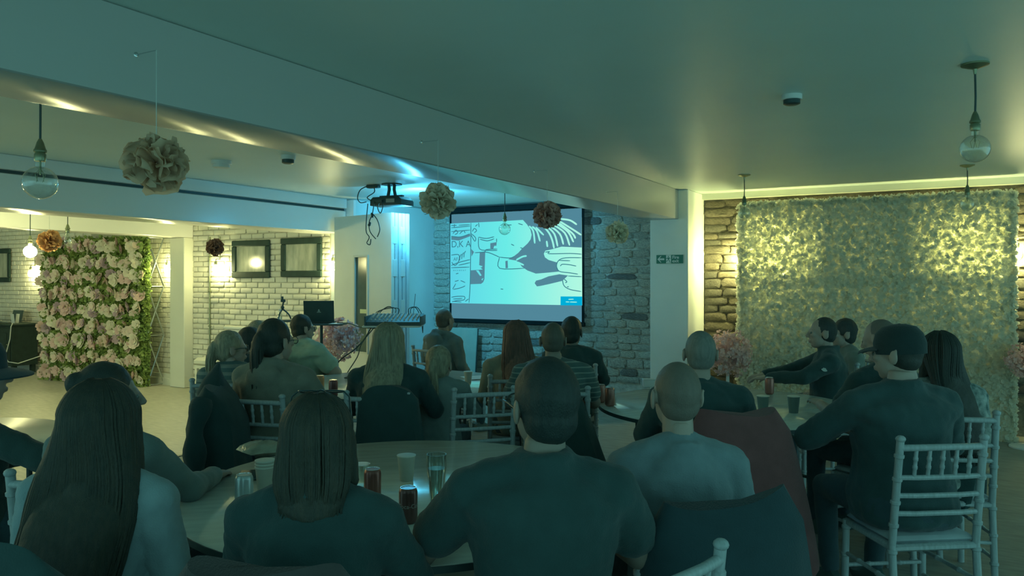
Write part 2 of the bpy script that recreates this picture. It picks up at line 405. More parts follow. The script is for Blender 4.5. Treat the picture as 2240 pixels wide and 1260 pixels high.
flat('picture', [[(138, 220), (360, 213), (640, 202), (890, 190), (1434, 172), (1438, 1017), (770, 1010), (138, 1002)]], M_SW, 0.001)
flat('grey_shape', [
    [(885, 190), (1434, 172), (1434, 462), (1330, 456), (1250, 452), (1150, 480), (1100, 490), (1085, 520), (1096, 555), (1130, 580), (1210, 605), (1205, 640), (1228, 692), (1130, 702), (1010, 712), (930, 682), (875, 645), (850, 610), (820, 585), (740, 572), (790, 548), (840, 510), (880, 465), (930, 420), (960, 380), (970, 335), (958, 285), (925, 235)],
    [(998, 805), (1012, 780), (1060, 768), (1130, 738), (1230, 718), (1310, 730), (1258, 782), (1140, 812), (1050, 832), (1020, 836)],
    [(452, 500), (508, 500), (500, 765), (488, 795), (465, 812), (355, 816), (358, 680), (482, 672), (445, 640)],
    [(150, 345), (240, 352), (350, 322), (352, 345), (230, 388), (150, 380)],
    [(712, 590), (735, 586), (738, 658), (714, 660)], [(362, 470), (392, 500), (366, 545)], [(560, 415), (625, 405), (622, 440), (600, 440), (590, 470), (560, 468)]], M_SG, 0.002)
W = M_SW
lines('light_strand', [[(1085, 255), (1135, 320), (1165, 390), (1182, 468)], [(1115, 255), (1185, 330), (1215, 450)], [(1145, 250), (1235, 330), (1268, 432)], [(1175, 240), (1280, 320), (1325, 442)], [(1205, 228), (1310, 310), (1360, 410)], [(1215, 215), (1345, 320), (1378, 375)], [(1230, 205), (1350, 285), (1430, 342)], [(1245, 185), (1330, 200), (1390, 242)],
    [(945, 250), (985, 300), (1000, 420)], [(975, 255), (1020, 300), (1050, 400)], [(1010, 262), (1085, 340)], [(1112, 395), (1120, 455)], [(820, 580), (880, 548), (922, 540)], [(830, 600), (895, 630)]], 17, W, 0.003)
flat('light_shape', [[(412, 680), (440, 680), (472, 730), (455, 735)], [(366, 625), (420, 622), (482, 640), (470, 652), (400, 640)], [(470, 765), (492, 755), (476, 782)]], W, 0.003)
lines('ink_line', [[(360, 215), (358, 500), (352, 815), (340, 1000)], [(655, 550), (655, 660), (900, 660)], [(655, 552), (560, 512), (500, 500)], [(655, 552), (760, 560), (800, 545)], [(440, 355), (520, 368), (600, 352)], [(440, 355), (450, 470), (560, 485), (632, 485)], [(455, 375), (530, 392), (600, 372)], [(632, 472), (520, 478), (500, 500), (400, 508)], [(625, 370), (625, 405)],
    [(1100, 505), (1140, 500), (1135, 520), (1330, 518), (1434, 526)], [(1240, 640), (1260, 622), (1330, 628), (1385, 640)], [(1230, 585), (1330, 588)], [(1434, 560), (1290, 560), (1225, 585), (1205, 640), (1232, 690), (1330, 705), (1400, 718)], [(1310, 735), (1434, 742)], [(1260, 775), (1275, 830), (1330, 865), (1430, 884)], [(1275, 765), (1300, 790), (1285, 800)], [(1300, 840), (1318, 838)],
    [(735, 240), (775, 238)], [(840, 225), (885, 238)], [(770, 425), (800, 440)], [(665, 862), (692, 865)], [(860, 460), (885, 468)],
    [(150, 262), (352, 246)], [(150, 300), (352, 285)], [(150, 240), (210, 238)], [(185, 225), (182, 262)], [(230, 238), (350, 232)], [(170, 320), (200, 285), (220, 310), (190, 330)], [(240, 322), (280, 290), (300, 315)], [(150, 345), (250, 352), (350, 322)], [(360, 330), (400, 395), (408, 360), (362, 320)], [(375, 300), (395, 270), (420, 290), (395, 312)], [(440, 212), (445, 258)], [(405, 250), (430, 230)],
    [(150, 530), (232, 528), (228, 595), (190, 632), (155, 600)], [(240, 585), (245, 545), (262, 520)], [(262, 570), (268, 530), (285, 505)], [(285, 555), (290, 515), (305, 490)], [(150, 632), (240, 600), (352, 575)], [(230, 630), (352, 605)], [(150, 655), (345, 648)], [(200, 715), (228, 708)], [(165, 865), (200, 810)], [(172, 868), (250, 852), (300, 832)], [(188, 790), (230, 778)], [(250, 780), (300, 800)],
    [(152, 945), (220, 935), (292, 938), (285, 970), (220, 975), (160, 990)], [(170, 962), (270, 955)], [(160, 985), (260, 990)], [(300, 985), (335, 960)]], 8, M_SL, 0.004)
flat('blue_box', [[(1242, 932), (1438, 932), (1438, 1018), (1242, 1018)]], M_SB, 0.004)
lines('caption', [[(1315, 960), (1362, 958)], [(1290, 984), (1322, 985)], [(1328, 985), (1392, 986)]], 8, W, 0.006)
for body, x, y, sz in (('D,K A', 255, 425, 0.13), ('AF', 198, 572, 0.07), ('o c c e s u r', 240, 678, 0.045)):
    me = text_mesh(body, sz, ext=0.0); me.materials.append(M_SL)
    p = S(x, y, 0.004); obj('lettering', me, None, fab, p, (math.pi / 2, 0, 0))

# ------------------------------------------------------------------ fire exit sign on the column
A = onY(1436, 558, 8.61); B = onY(1494, 576, 8.61)
sg = thing('exit_sign', 'green fire exit sign with white arrow on the column', 'sign', (A.x, 8.612, (A.z + B.z) / 2))
gw = B.x - A.x; gh = A.z - B.z
obj('plate', MB().box((0, -0.004, -gh / 2), (gw, 0.006, gh / 2)), mat('sign_green', (0.03, 0.22, 0.16), 0.5, 0.05), sg)
M_SIGNW = mat('sign_white', (0.75, 0.82, 0.78), 0.5, 0.02)
def pl(name, polys, parent, m, y=-0.0055):
    b = MB()
    for p in polys: b.add([(x, y, z) for x, z in p], [tuple(range(len(p)))])
    return obj(name, b.mesh(name, False), m, parent)
c = gw * 0.16; h = gh * 0.38
pl('arrow', [[(c - h, 0), (c, h), (c + h * .3, h), (c - h * .35, h * .28), (c + h * 1.2, h * .28), (c + h * 1.2, -h * .28), (c - h * .35, -h * .28), (c + h * .3, -h), (c, -h)]], sg, M_SIGNW)
pl('pictogram_panel', [[(gw * .37, -gh * .48), (gw * .56, -gh * .48), (gw * .56, gh * .48), (gw * .37, gh * .48)]], sg, M_SIGNW)
c = gw * 0.46; M_SG2 = mat('sign_green', None)
def q(pts): return [(c + x * gh, z * gh) for x, z in pts]
pl('running_figure', [q([(-.06, .28), (0, .22), (.06, .28), (.05, .37), (-.05, .37)]), q([(-.1, .18), (.1, .2), (.08, -.05), (-.06, -.05)]), q([(-.1, .18), (-.08, .1), (-.25, .02), (-.28, .08)]), q([(.1, .2), (.25, .08), (.22, .02), (.08, .12)]), q([(-.06, -.05), (0, -.05), (-.1, -.2), (-.28, -.3), (-.3, -.24), (-.14, -.15)]), q([(0, -.05), (.08, -.05), (.16, -.2), (.26, -.4), (.2, -.42), (.1, -.22)])], sg, M_SG2, -0.0065)
for body, z in (('Fire', gh * .2), ('exit', -gh * .22)):
    me = text_mesh(body, gh * .52, 'LEFT', 0.001); me.materials.append(M_SIGNW); obj('lettering', me, None, sg, (gw * .60, -0.0052, z), (math.pi / 2, 0, 0))

# ------------------------------------------------------------------ pendants, wall lamps
E_BULB = emis('lit_bulb', (1.0, 0.95, 0.42), BULB); E_BULB_R = emis('lit_bulb_bright', (0.98, 0.95, 0.40), BULB_R)
def bulb_profile(r): return [(0.012, 0.0), (0.016, -0.01), (0.017, -0.028)] + [(r * math.sin(a), -0.028 - r * 0.97 + r * math.cos(a)) for a in [math.radians(t) for t in (18, 32, 48, 64, 80, 96, 112, 128, 144, 160, 174)]]
def pendant(label, px, Z, socket_py, r=0.066, lit=False, zc=HC, xyz=None, pear=False, group=None):
    x, y = P(px, Z) if xyz is None else xyz[:2]
    zs = CH - (socket_py - HY) * Z / F if xyz is None else xyz[2]
    t = thing('pendant_lamp', label, 'lamp', (x, y, zc), 0, group)
    obj('ceiling_rose', MB().lathe([(0.004, 0), (0.06, 0), (0.06, -0.008), (0.035, -0.018), (0.010, -0.026), (0.006, -0.05)], 24), M_BRASS, t)
    obj('cord', MB().tube([(0, 0, -0.04), (0.002, 0, (zs - zc) * .5), (0, 0, zs - zc + 0.07)], 0.0045, 8), M_CORD, t)
    k = zs - zc
    obj('socket', MB().lathe([(0.006, k + 0.085), (0.013, k + 0.07), (0.020, k + 0.045), (0.024, k + 0.04), (0.024, k + 0.032), (0.018, k + 0.028), (0.022, k + 0.022), (0.022, k + 0.0), (0.02, k - 0.006)], 18), M_BRASS, t)
    prof = bulb_profile(r) if not pear else [(0.012, 0), (0.018, -0.02), (0.03, -0.05), (0.038, -0.09), (0.034, -0.12), (0.018, -0.14), (0.004, -0.145)]
    bo = obj('bulb', MB().lathe([(a, z + k) for a, z in prof], 12 if lit else 24), E_BULB if lit else M_GLASS, t)
    if not lit:
        fl = MB().tube([(0, 0, k), (0, 0, k - r * 0.9)], 0.004, 6)
        for i in range(4):
            a = i * 1.57; fl.tube([(0, 0, k - r * .5), (0.02 * math.cos(a), 0.02 * math.sin(a), k - r * 0.9), (0.015 * math.cos(a + .5), 0.015 * math.sin(a + .5), k - r * 1.35)], 0.0012, 4)
        obj('filament', fl, M_BRASS, bo)
    return t
pendant('unlit globe pendant lamp hanging nearest the left edge', 88, 3.1, 350)
pendant('unlit globe pendant lamp at upper right with visible ceiling rose', 2133, 3.65, 283)
pendant('unlit globe pendant lamp beside the left edge of white flower wall', 1628, 7.55, 447, 0.062)
pendant('unlit globe pendant lamp in front of white flower wall top right', 2116, 6.9, 425, 0.062)
pendant('unlit globe pendant lamp hanging in front of the projection screen', 1104, 8.3, 483, 0.064)
pendant('lit globe pendant lamp left of the pink and green flower wall', 66, 8.4, 532, 0.066, True)
pendant('small unlit pear-shaped pendant lamp over the pink flower wall', 148, 8.0, 508, 0.05, False, pear=True)
for i, (x, y) in enumerate(((-8.4, 0.8), (-8.4, 3.2), (-12.0, 1.2), (-12.0, 4.2))):  # unseen pendants added to light the left room
    pendant('added unseen globe pendant lamp brightening the left room', 0, 0, 0, 0.066, True, xyz=(x, y, 2.0), group='added pendants outside the view')
def wall_lamp(label, X, Y, z, top, down=None, lit=True):
    t = thing('wall_lamp', label, 'lamp', (X, Y, z))
    obj('conduit', MB().tube([(0, 0.05, 0.12), (0, 0.05, top - z)], 0.009, 8), M_BRASS, t)
    obj('bracket', MB().tube([(0, 0.05, 0.13), (0, -0.02, 0.13), (0, -0.02, 0.09)], 0.008, 8).lathe([(0.008, 0.10), (0.022, 0.095), (0.022, 0.055), (0.018, 0.05)], 16, (0, -0.02, 0)), M_BRASS, t)
    obj('bulb', MB().lathe([(0.015, 0.05), (0.03, 0.035), (0.042, 0.0), (0.042, -0.03), (0.03, -0.06), (0.012, -0.072)], 12, (0, -0.02, 0)), E_BULB if Y < 9 else E_BULB_R, t)
    return t
for lab, px, py, Y in (('lit wall bulb left of the pink and green flower wall', 70, 597, 7.45), ('lit wall bulb in the alcove right of the pink flower wall', 368, 588, 7.45), ('lit wall bulb left of the two framed pictures', 475, 587, 7.45), ('lit wall bulb half hidden by the folding partition', 731, 580, 7.45), ('lit wall bulb at the left edge of white flower wall', 1621, 565, 9.18), ('lit wall bulb at the right edge of white flower wall', 2224, 553, 9.18)):
    p = onY(px, py, Y); wall_lamp(lab, p.x, Y, p.z, 2.2 if Y < 9 else 2.5)
for lab, px, py in (('lit wall bulb glowing through the left of white flower wall', 1712, 545), ('lit wall bulb glowing through the right of white flower wall', 2120, 535)):
    p = onY(px, py, 9.18); wall_lamp(lab, p.x, 9.18, p.z, 2.5)
# conduit with sockets on the picture wall
p = onY(459, 640, 7.52)
cd = thing('wall_conduit', 'thin metal conduit running down the brick wall to a socket', 'conduit', (p.x, 7.52, 0))
obj('pipe', MB().tube([(0, 0, 0.5), (0, 0, 2.2)], 0.012, 10), M_BRASS, cd)
for z in (0.9, 1.4, 1.9): obj('clip', MB().bbox((-0.022, -0.016, z), (0.022, 0.02, z + 0.02), 0.003), M_BRASS, cd)
def socket(label, px, py, Y=7.53):
    p = onY(px, py, Y); t = thing('wall_socket', label, 'socket', (p.x, Y, p.z))
    obj('faceplate', MB().bbox((-0.075, -0.02, -0.045), (0.075, 0.012, 0.045), 0.005), M_WHITEPL, t)
    for s in (-0.035, 0.035):
        obj('outlet', MB().box((s - 0.012, -0.0215, -0.012), (s - 0.005, -0.0195, 0.0)).box((s + 0.005, -0.0215, -0.012), (s + 0.012, -0.0195, 0.0)).box((s - 0.004, -0.0215, 0.008), (s + 0.004, -0.0195, 0.02)), M_BLACK, t)
socket('white double socket at the foot of the wall conduit', 462, 778)
socket('white double socket between sideboard and pink flower wall', 80, 765)

# smoke detectors / ceiling devices
def detector(label, px, py, r, hh, dark=False):
    Z = (HC - CH) * F / (HY - py); x, y = P(px, Z)
    t = thing('smoke_detector', label, 'smoke detector', (x, y, HC))
    obj('base', MB().lathe([(0.004, 0), (r, 0), (r, -hh * .45), (r * .96, -hh * .5)], 24), M_WHITEPL, t)
    obj('sensor_cap', MB().lathe([(r * .82, -hh * .45), (r * .82, -hh * .9), (r * .6, -hh), (0.004, -hh)], 24), M_DARKMETAL if dark else M_WHITEPL, t)
detector('round smoke detector on the dim right ceiling', 1732, 208, 0.055, 0.055, True)
detector('wide white ceiling detector above the lit room beam', 484, 352, 0.085, 0.065)
detector('small white ceiling sensor next to the wide detector', 630, 340, 0.06, 0.07, True)

# ------------------------------------------------------------------ tissue pompoms
def pompom(label, px, py, Z, r, cols, hook=None, top=None, n=90, seed=1, wide=1.0):
    q = random.Random(seed)
    p = P3(px, py, Z)
    t = thing('tissue_pompom', label, 'pompom', p)
    m = mat('tissue_' + label[:18].replace(' ', '_'), cols[0], 0.9, 0.1, 10, col2=cols[1], trans=0.35)
    groups = [MB() for _ in range(6)]
    for i in range(n):
        zz = 1 - 2 * (i + .5) / n; a = i * 2.39996; s = math.sqrt(1 - zz * zz)
        d = Vector((s * math.cos(a), s * math.sin(a), zz))
        d = (d + Vector((q.uniform(-.2, .2), q.uniform(-.2, .2), q.uniform(-.2, .2)))).normalized()
        u = d.orthogonal().normalized(); u.rotate(Matrix.Rotation(q.uniform(0, 6.28), 3, d)); v = d.cross(u)
        L_ = r * q.uniform(0.82, 1.04); wd = r * q.uniform(0.30, 0.45) * wide; cup = r * q.uniform(0.05, 0.22)
        R = []
        for k, (f, ww) in enumerate(((0.1, 0.15), (0.5, 0.7), (0.8, 1.0), (0.94, 0.85), (1.0, 0.45))):
            row = []
            for j in (-1, -0.5, 0, 0.5, 1):
                jit = q.uniform(-.06, .06) * r * (f > .6)
                row.append(d * (L_ * f + jit) + u * (wd * ww * j) + v * (cup * (j * j) * f * 1.4 + jit))
            R.append(row)
        g = groups[i % 6]; o0 = len(g.v); g.v += [tuple(x) for row in R for x in row]
        for k in range(4):
            for j in range(4): g.f.append((o0 + k * 5 + j, o0 + k * 5 + j + 1, o0 + k * 5 + 6 + j, o0 + k * 5 + 5 + j))
    for g in groups:
        me = g.mesh('petals', True, None); o = obj('petal_layer', me, m, t)
    zt = top if top else p.z + 0.5
    if zt < 2.5: obj('hook', MB().tube([(0, 0, zt - p.z), (-2.69 - p.x, 0, zt - p.z)], 0.002, 5).ell((-2.682 - p.x, 0, zt - p.z), (.004, .012, .012)), M_CHROME, t)
    obj('thread', MB().tube([(0, 0, r * .6), (0, 0, zt - p.z)], 0.0016, 5), mat('thread', (0.6, 0.66, 0.62), 0.6), t)
    return t
G = (0.52, 0.47, 0.36)
pompom('large pale tissue pompom hanging nearest the camera', 342, 357, 2.86, 0.112, ((0.88, 0.62, 0.40), (0.62, 0.46, 0.31)), top=2.45, seed=1, n=64, wide=1.35)
pompom('cream tissue pompom hanging beside the projector', 958, 440, 4.45, 0.106, ((0.86, 0.78, 0.60), (0.68, 0.62, 0.48)), top=2.40, seed=2)
pompom('dusky pink tissue pompom overlapping the screen top', 1197, 470, 5.68, 0.106, ((0.72, 0.44, 0.36), (0.52, 0.33, 0.28)), top=2.40, seed=3)
pompom('small cream tissue pompom hanging left of the column', 1351, 509, 6.9, 0.106, ((0.94, 0.90, 0.70), (0.84, 0.80, 0.62)), top=2.38, seed=4)
pompom('peach tissue pompom hanging in the lit room at left', 108, 527, 8.2, 0.118, ((0.80, 0.45, 0.20), (0.68, 0.38, 0.17)), top=2.60, seed=5)
pompom('dark brown tissue pompom hanging left of framed pictures', 470, 541, 9.1, 0.105, ((0.30, 0.18, 0.12), (0.16, 0.10, 0.08)), top=2.60, seed=6)

# ------------------------------------------------------------------ projector on the ceiling
x, y = P(857, 8.3)
pj = thing('projector', 'black ceiling projector with dangling cables', 'projector', (x, y, HC), math.radians(8))
obj('mount_plate', MB().lathe([(0.004, 0), (0.11, 0), (0.11, -0.012), (0.05, -0.02), (0.004, -0.02)], 24), M_BLACK, pj)
obj('mount_arm', MB().tube([(-0.035, 0, -0.01), (-0.03, 0, -0.06), (-0.045, 0, -0.13)], 0.018, 8).tube([(0.035, 0, -0.01), (0.03, 0, -0.06), (0.045, 0, -0.13)], 0.018, 8).box((-0.14, -0.02, -0.14), (0.14, 0.02, -0.125)), M_BLACK, pj)
R = []
for yy, sx, z0, z1 in ((-0.15, 0.15, -0.225, -0.165), (-0.13, 0.19, -0.24, -0.15), (0.10, 0.20, -0.24, -0.148), (0.14, 0.19, -0.235, -0.16)):
    R.append([(-sx, yy, z0), (sx, yy, z0), (sx * 1.0, yy, z1 - 0.03), (sx * .82, yy, z1), (-sx * .82, yy, z1), (-sx, yy, z1 - 0.03)])
obj('body', MB().loft(R), M_BLACK, pj)
obj('lens', MB().lathe([(0.004, 0), (0.035, 0), (0.035, -0.02), (0.004, -0.02)], 18).xf(Matrix.Translation((0.10, 0.145, -0.195)) @ Matrix.Rotation(math.pi / 2, 4, 'X')), M_CHROME, pj)
obj('vent_grille', MB().box((-0.17, -0.156, -0.21), (-0.02, -0.149, -0.18)), M_DARKMETAL, pj)
obj('port_panel', MB().box((0.02, -0.157, -0.215), (0.12, -0.149, -0.175)), mat('port_grey', (0.3, 0.34, 0.32), 0.5), pj)
for pts in (([(-0.28, 0, -0.005), (-0.36, -.05, -0.05), (-0.38, -.08, -0.14), (-0.32, -.12, -0.20), (-0.22, -0.16, -0.2)]), ([(-0.22, 0, -0.03), (-0.17, -.08, -0.09), (-0.22, -.14, -0.15), (-0.15, -0.17, -0.19)]), ([(-0.03, -0.16, -0.19), (0.01, -.2, -0.26), (-0.02, -.2, -0.33), (-0.06, -.19, -0.27), (-0.05, -0.17, -0.21)]),
            ([(-0.12, -0.16, -0.2), (-0.13, -.18, -0.33), (-0.17, -.18, -0.42), (-0.16, -.18, -0.52), (-0.09, -.18, -0.60)]), ([(-0.13, -.18, -0.33), (-0.07, -.18, -0.40), (-0.04, -.18, -0.50), (-0.07, -.18, -0.58)]), ([(-0.2, -.16, -0.22), (-0.21, -.18, -0.5), (-0.17, -.18, -0.58), (-0.2, -.18, -0.64), (-0.16, -.18, -0.66), (-0.15, -.18, -0.6)])):
    cc = []
    for i in range(len(pts) - 1):
        a, b_ = Vector(pts[i]), Vector(pts[i + 1]); pa = Vector(pts[max(i - 1, 0)]); pb = Vector(pts[min(i + 2, len(pts) - 1)])
        for s in range(5):
            t_ = s / 5; cc.append(0.5 * ((2 * a) + (b_ - pa) * t_ + (2 * pa - 5 * a + 4 * b_ - pb) * t_ ** 2 + (3 * a - pa - 3 * b_ + pb) * t_ ** 3))
    cc.append(Vector(pts[-1])); obj('cable', MB().tube(cc, 0.0055, 6), M_CORD, pj)
obj('plug', MB().cap((-0.13, -0.18, -0.36), (-0.14, -0.18, -0.33), 0.014, 0.011).cap((-0.17, -.18, -0.45), (-0.16, -.18, -0.43), 0.016, 0.012), M_BLACK, pj)
obj('junction_box', MB().bbox((-0.30, -0.04, -0.035), (-0.16, 0.04, 0.0), 0.006), M_BLACK, pj)
# the projector's own light
ld = bpy.data.lights.new('projector_light', 'SPOT'); ld.color = PROJ; ld.energy = 88; ld.spot_size = math.radians(110); ld.spot_blend = 0.8; ld.shadow_soft_size = 0.06
lo = bpy.data.objects.new('projector_light', ld); COL.objects.link(lo); lo.location = (x + 0.06, y + 0.24, HC - 0.19)
lo.rotation_euler = (Vector((-5.9, 9.2, 2.35)) - lo.location).to_track_quat('-Z', 'Y').to_euler()

ld = bpy.data.lights.new('added_blue_fill', 'POINT'); ld.color = PROJ; ld.energy = 9; ld.shadow_soft_size = 0.05  # unseen point light added below the projector to wash ceiling and beams blue
lo = bpy.data.objects.new('added_blue_fill', ld); COL.objects.link(lo); lo.location = (x + 0.08, y + 0.22, HC - 0.36)

# ------------------------------------------------------------------ white flower wall
FX0, FX1, FY = -2.05, 0.56, 8.93
FH = 2.43
fw = thing('flower_wall', 'tall wall of dense white artificial flowers at right', 'flower wall', ((FX0 + FX1) / 2, FY, 0))
hw = (FX1 - FX0) / 2
M_PETAL = mat('white_petal', (0.92, 0.92, 0.78), 0.8, 0.05, 30, trans=0.60)
b = MB(); q = random.Random(11)
def petal_cluster(b, c, r, q, nrm, n=4):
    for k in range(n):
        u = Vector((q.uniform(-1, 1), q.uniform(-1, 1), q.uniform(-1, 1))); d = (nrm * q.uniform(0.2, 1.0) + u * 0.9).normalized()
        s = d.orthogonal().normalized(); s.rotate(Matrix.Rotation(q.uniform(0, 6.28), 3, d)); t = d.cross(s)
        p0 = c; L_ = r * q.uniform(.7, 1.2); wd = r * q.uniform(.35, .55)
        v = [p0 - s * wd * .3, p0 + s * wd * .3, p0 + d * L_ * .6 - s * wd, p0 + d * L_ * .6 + s * wd, p0 + d * L_ + t * r * .25 - s * wd * .55, p0 + d * L_ + t * r * .25 + s * wd * .55]
        b.add(v, [(0, 1, 3, 2), (2, 3, 5, 4)])
nf = Vector((0, -1, 0))
def petal_flat(b, c, r, q, nrm, n=4):
    t1 = nrm.orthogonal().normalized(); t2 = nrm.cross(t1); a0 = q.uniform(0, 6.28)
    for k in range(n):
        a = a0 + k * 6.283 / n + q.uniform(-.4, .4); d = (t1 * math.cos(a) + t2 * math.sin(a) + nrm * q.uniform(.05, .75)).normalized()
        s = (t2 * math.cos(a) - t1 * math.sin(a)) + nrm * q.uniform(-.4, .4); t = nrm
        L_ = r * q.uniform(.7, 1.25); wd = r * q.uniform(.4, .6)
        v = [c - s * wd * .3, c + s * wd * .3, c + d * L_ * .6 - s * wd, c + d * L_ * .6 + s * wd, c + d * L_ + t * r * q.uniform(-.2, .3) - s * wd * .55, c + d * L_ + t * r * .1 + s * wd * .55]
        b.add(v, [(0, 1, 3, 2), (2, 3, 5, 4)])
for i in range(6800):
    x = -hw + (i % 85 + q.random()) / 85 * 2 * hw; z = 0.02 + (i // 85 + q.random()) / 80 * (FH - .02)
    petal_flat(b, Vector((x, q.uniform(-.025, .02), z)), 0.036, q, nf)
for i in range(1500):   # edges
    e = q.random()
    if e < .35: c0 = Vector((-hw + q.uniform(-.02, .02), q.uniform(-.02, .08), q.uniform(0, FH))); n_ = Vector((-.8, -.5, 0))
    elif e < .7: c0 = Vector((hw + q.uniform(-.02, .02), q.uniform(-.02, .08), q.uniform(0, FH + .02))); n_ = Vector((.8, -.5, 0))
    else: c0 = Vector((q.uniform(-hw, hw), q.uniform(-.02, .08), FH + q.uniform(-.02, .02))); n_ = Vector((0, -.5, .8))
    petal_cluster(b, c0, 0.040, q, n_)
o = obj('petals', b.mesh('petals', False), M_PETAL, fw); o['kind'] = 'stuff'
obj('backing_cloth', MB().box((-hw, 0.03, 0.02), (hw, 0.034, FH)), mat('white_mesh_cloth', (0.93, 0.93, 0.80), 0.9, 0.03, 20, trans=0.9), fw)
fr = MB()
for x in (-hw + .02, -hw / 3, hw / 3, hw - .02): obj('upright', MB().tube([(x, 0.06, 0), (x, 0.06, FH)], 0.018, 8), M_CHROME, fw)
for z in (0.02, 0.83, 1.63, FH): obj('crossbar', MB().tube([(-hw, 0.075, z), (hw, 0.075, z)], 0.02, 8), M_CHROME, fw)

# pink flower arrangements (dense florets on a stand)
def flower_ball(label, p, r, n=420, seed=1, col=((0.95, 0.70, 0.62), (0.86, 0.58, 0.58)), squash=0.85):
    q = random.Random(seed); t = thing('flower_arrangement', label, 'flowers', (p.x, p.y, 0))
    m = mat('pink_petal_%d' % seed, col[0], 0.85, 0.1, 9, col2=col[1], trans=0.3)
    for g in range(9):          # sprigs, each its own part
        a = g * 2.4; zz = 1 - 2 * (g + .5) / 9; s = math.sqrt(1 - zz * zz)
        gc = Vector((r * .58 * s * math.cos(a), r * .58 * s * math.sin(a), p.z + r * .58 * zz * squash)); b = MB()
        for i in range(n // 4):
            d = Vector((q.gauss(0, 1), q.gauss(0, 1), q.gauss(0, 1))).normalized()
            petal_flat(b, gc + d * r * .52 * (0.75 + .25 * q.random()), r * .10, q, d, 3)
        o = obj('blossom_sprig', b.mesh('blossom', False), m, t); o['kind'] = 'stuff'
    obj('stand', MB().lathe([(0.16, 0), (0.16, 0.015), (0.02, 0.03), (0.016, p.z - r * .5), (0.07, p.z - r * .3), (0.09, p.z)], 20), M_WHITEPL, t)
flower_ball('pink flower arrangement standing left of the white flower wall', P3(1592, 772, 8.35), 0.27, seed=2)
flower_ball('pink flower arrangement standing behind the open laptop', P3(738, 740, 8.75), 0.26, seed=3, col=((0.92, 0.68, 0.62), (0.72, 0.50, 0.54)))
flower_ball('pink flower arrangement cut off by the right edge', P3(2250, 790, 7.25), 0.19, seed=4)

# ------------------------------------------------------------------ pink and green flower wall in the lit room
A = onH(313, 842, 0.0); A = Vector((*P(316, 11.35), 0)); B = Vector((*P(97, 12.2), 0))
ang = math.atan2(A.y - B.y, A.x - B.x); GW = (A - B).length; GH = 2.22
gw_ = thing('flower_wall', 'green leafy wall with rows of pink and white roses', 'flower wall', (B.x, B.y, 0), ang)
M_LEAFG = mat('green_leaf', (0.38, 0.48, 0.14), 0.6, 0.3, 6, col2=(0.22, 0.34, 0.10), trans=0.25)
b = MB(); q = random.Random(21)
for i in range(6500):
    c0 = Vector((q.uniform(-.02, GW + .02), q.uniform(-.04, .02), q.uniform(0.0, GH)))
    petal_cluster(b, c0, 0.055, q, nf, 2)
for i in range(700): petal_cluster(b, Vector((GW + q.uniform(-.02, .03), q.uniform(0, .06), q.uniform(0, GH))), 0.05, q, Vector((1, -.3, 0)), 2)
o = obj('foliage', b.mesh('foliage', False), M_LEAFG, gw_); o['kind'] = 'stuff'
obj('backing_cloth', MB().box((0, 0.03, 0.0), (GW, 0.04, GH)), mat('green_backing', (0.14, 0.24, 0.07), 0.9, 0.1), gw_)
rose = []
for k, (ca, cb) in enumerate((((0.96, 0.92, 0.74), (0.88, 0.78, 0.62)), ((0.92, 0.70, 0.62), (0.84, 0.58, 0.54)), ((0.70, 0.52, 0.56), (0.56, 0.40, 0.46)), ((0.96, 0.86, 0.72), (0.90, 0.70, 0.60)))):
    qq = random.Random(90 + k); rb = MB()
    for ringn, (rad, n, tilt) in enumerate(((0.018, 3, .95), (0.035, 5, .75), (0.05, 6, .45))):
        for i in range(n):
            a = 2 * math.pi * i / n + ringn * .6 + qq.uniform(-.2, .2)
            rd = Vector((math.cos(a), 0, math.sin(a))); tg = Vector((-math.sin(a), 0, math.cos(a))); up = Vector((0, -1, 0))
            L_ = rad * 1.25; wd = rad * .75; dd = (rd * (1 - tilt * .6) + up * tilt * .8).normalized(); c0 = rd * rad * .25 - up * 0.0
            v = [c0 - tg * wd * .5, c0 + tg * wd * .5, c0 + dd * L_ * .6 - tg * wd, c0 + dd * L_ * .6 + tg * wd, c0 + dd * L_ + rd * .01 - tg * wd * .6, c0 + dd * L_ + rd * .01 + tg * wd * .6]
            rb.add(v, [(0, 1, 3, 2), (2, 3, 5, 4)])
    me = rb.mesh('rose', True, None); me.materials.append(mat('rose_petal_%d' % k, ca, 0.8, 0.1, 25, col2=cb, trans=0.25)); rose.append(me)
nr = 0
for row in range(9):
    zc_ = 0.14 + row * 0.245
    for i in range(33):
        if nr >= 300: break
        x = (i + .5) / 33 * GW + q.uniform(-.05, .05); z = zc_ + q.uniform(-.065, .065)
        kk = q.choices((0, 1, 2, 3), (5, 4, 2.4, 4))[0]
        obj('rose', rose[kk], None, gw_, (x, -0.05 + q.uniform(-.015, .015), z), (q.uniform(-.6, .5), q.uniform(0, 6.28), q.uniform(-.6, .6)), (s_ := q.uniform(0.82, 1.2), s_, s_)); nr += 1
# scissor frame behind its right edge
for z0 in (0.02, 0.75, 1.48):
    for a_, b_ in (((GW + .03, 0.02, z0), (GW + .08, 0.28, z0 + .73)), ((GW + .08, 0.28, z0), (GW + .03, 0.02, z0 + .73))):
        obj('scissor_strut', MB().tube([a_, b_], 0.011, 6), M_CHROME, gw_)
for z0 in (0.02, 0.75, 1.48, 2.21): obj('cross_strut', MB().tube([(GW + .03, 0.02, z0), (GW + .08, 0.28, z0)], 0.009, 6), M_CHROME, gw_)

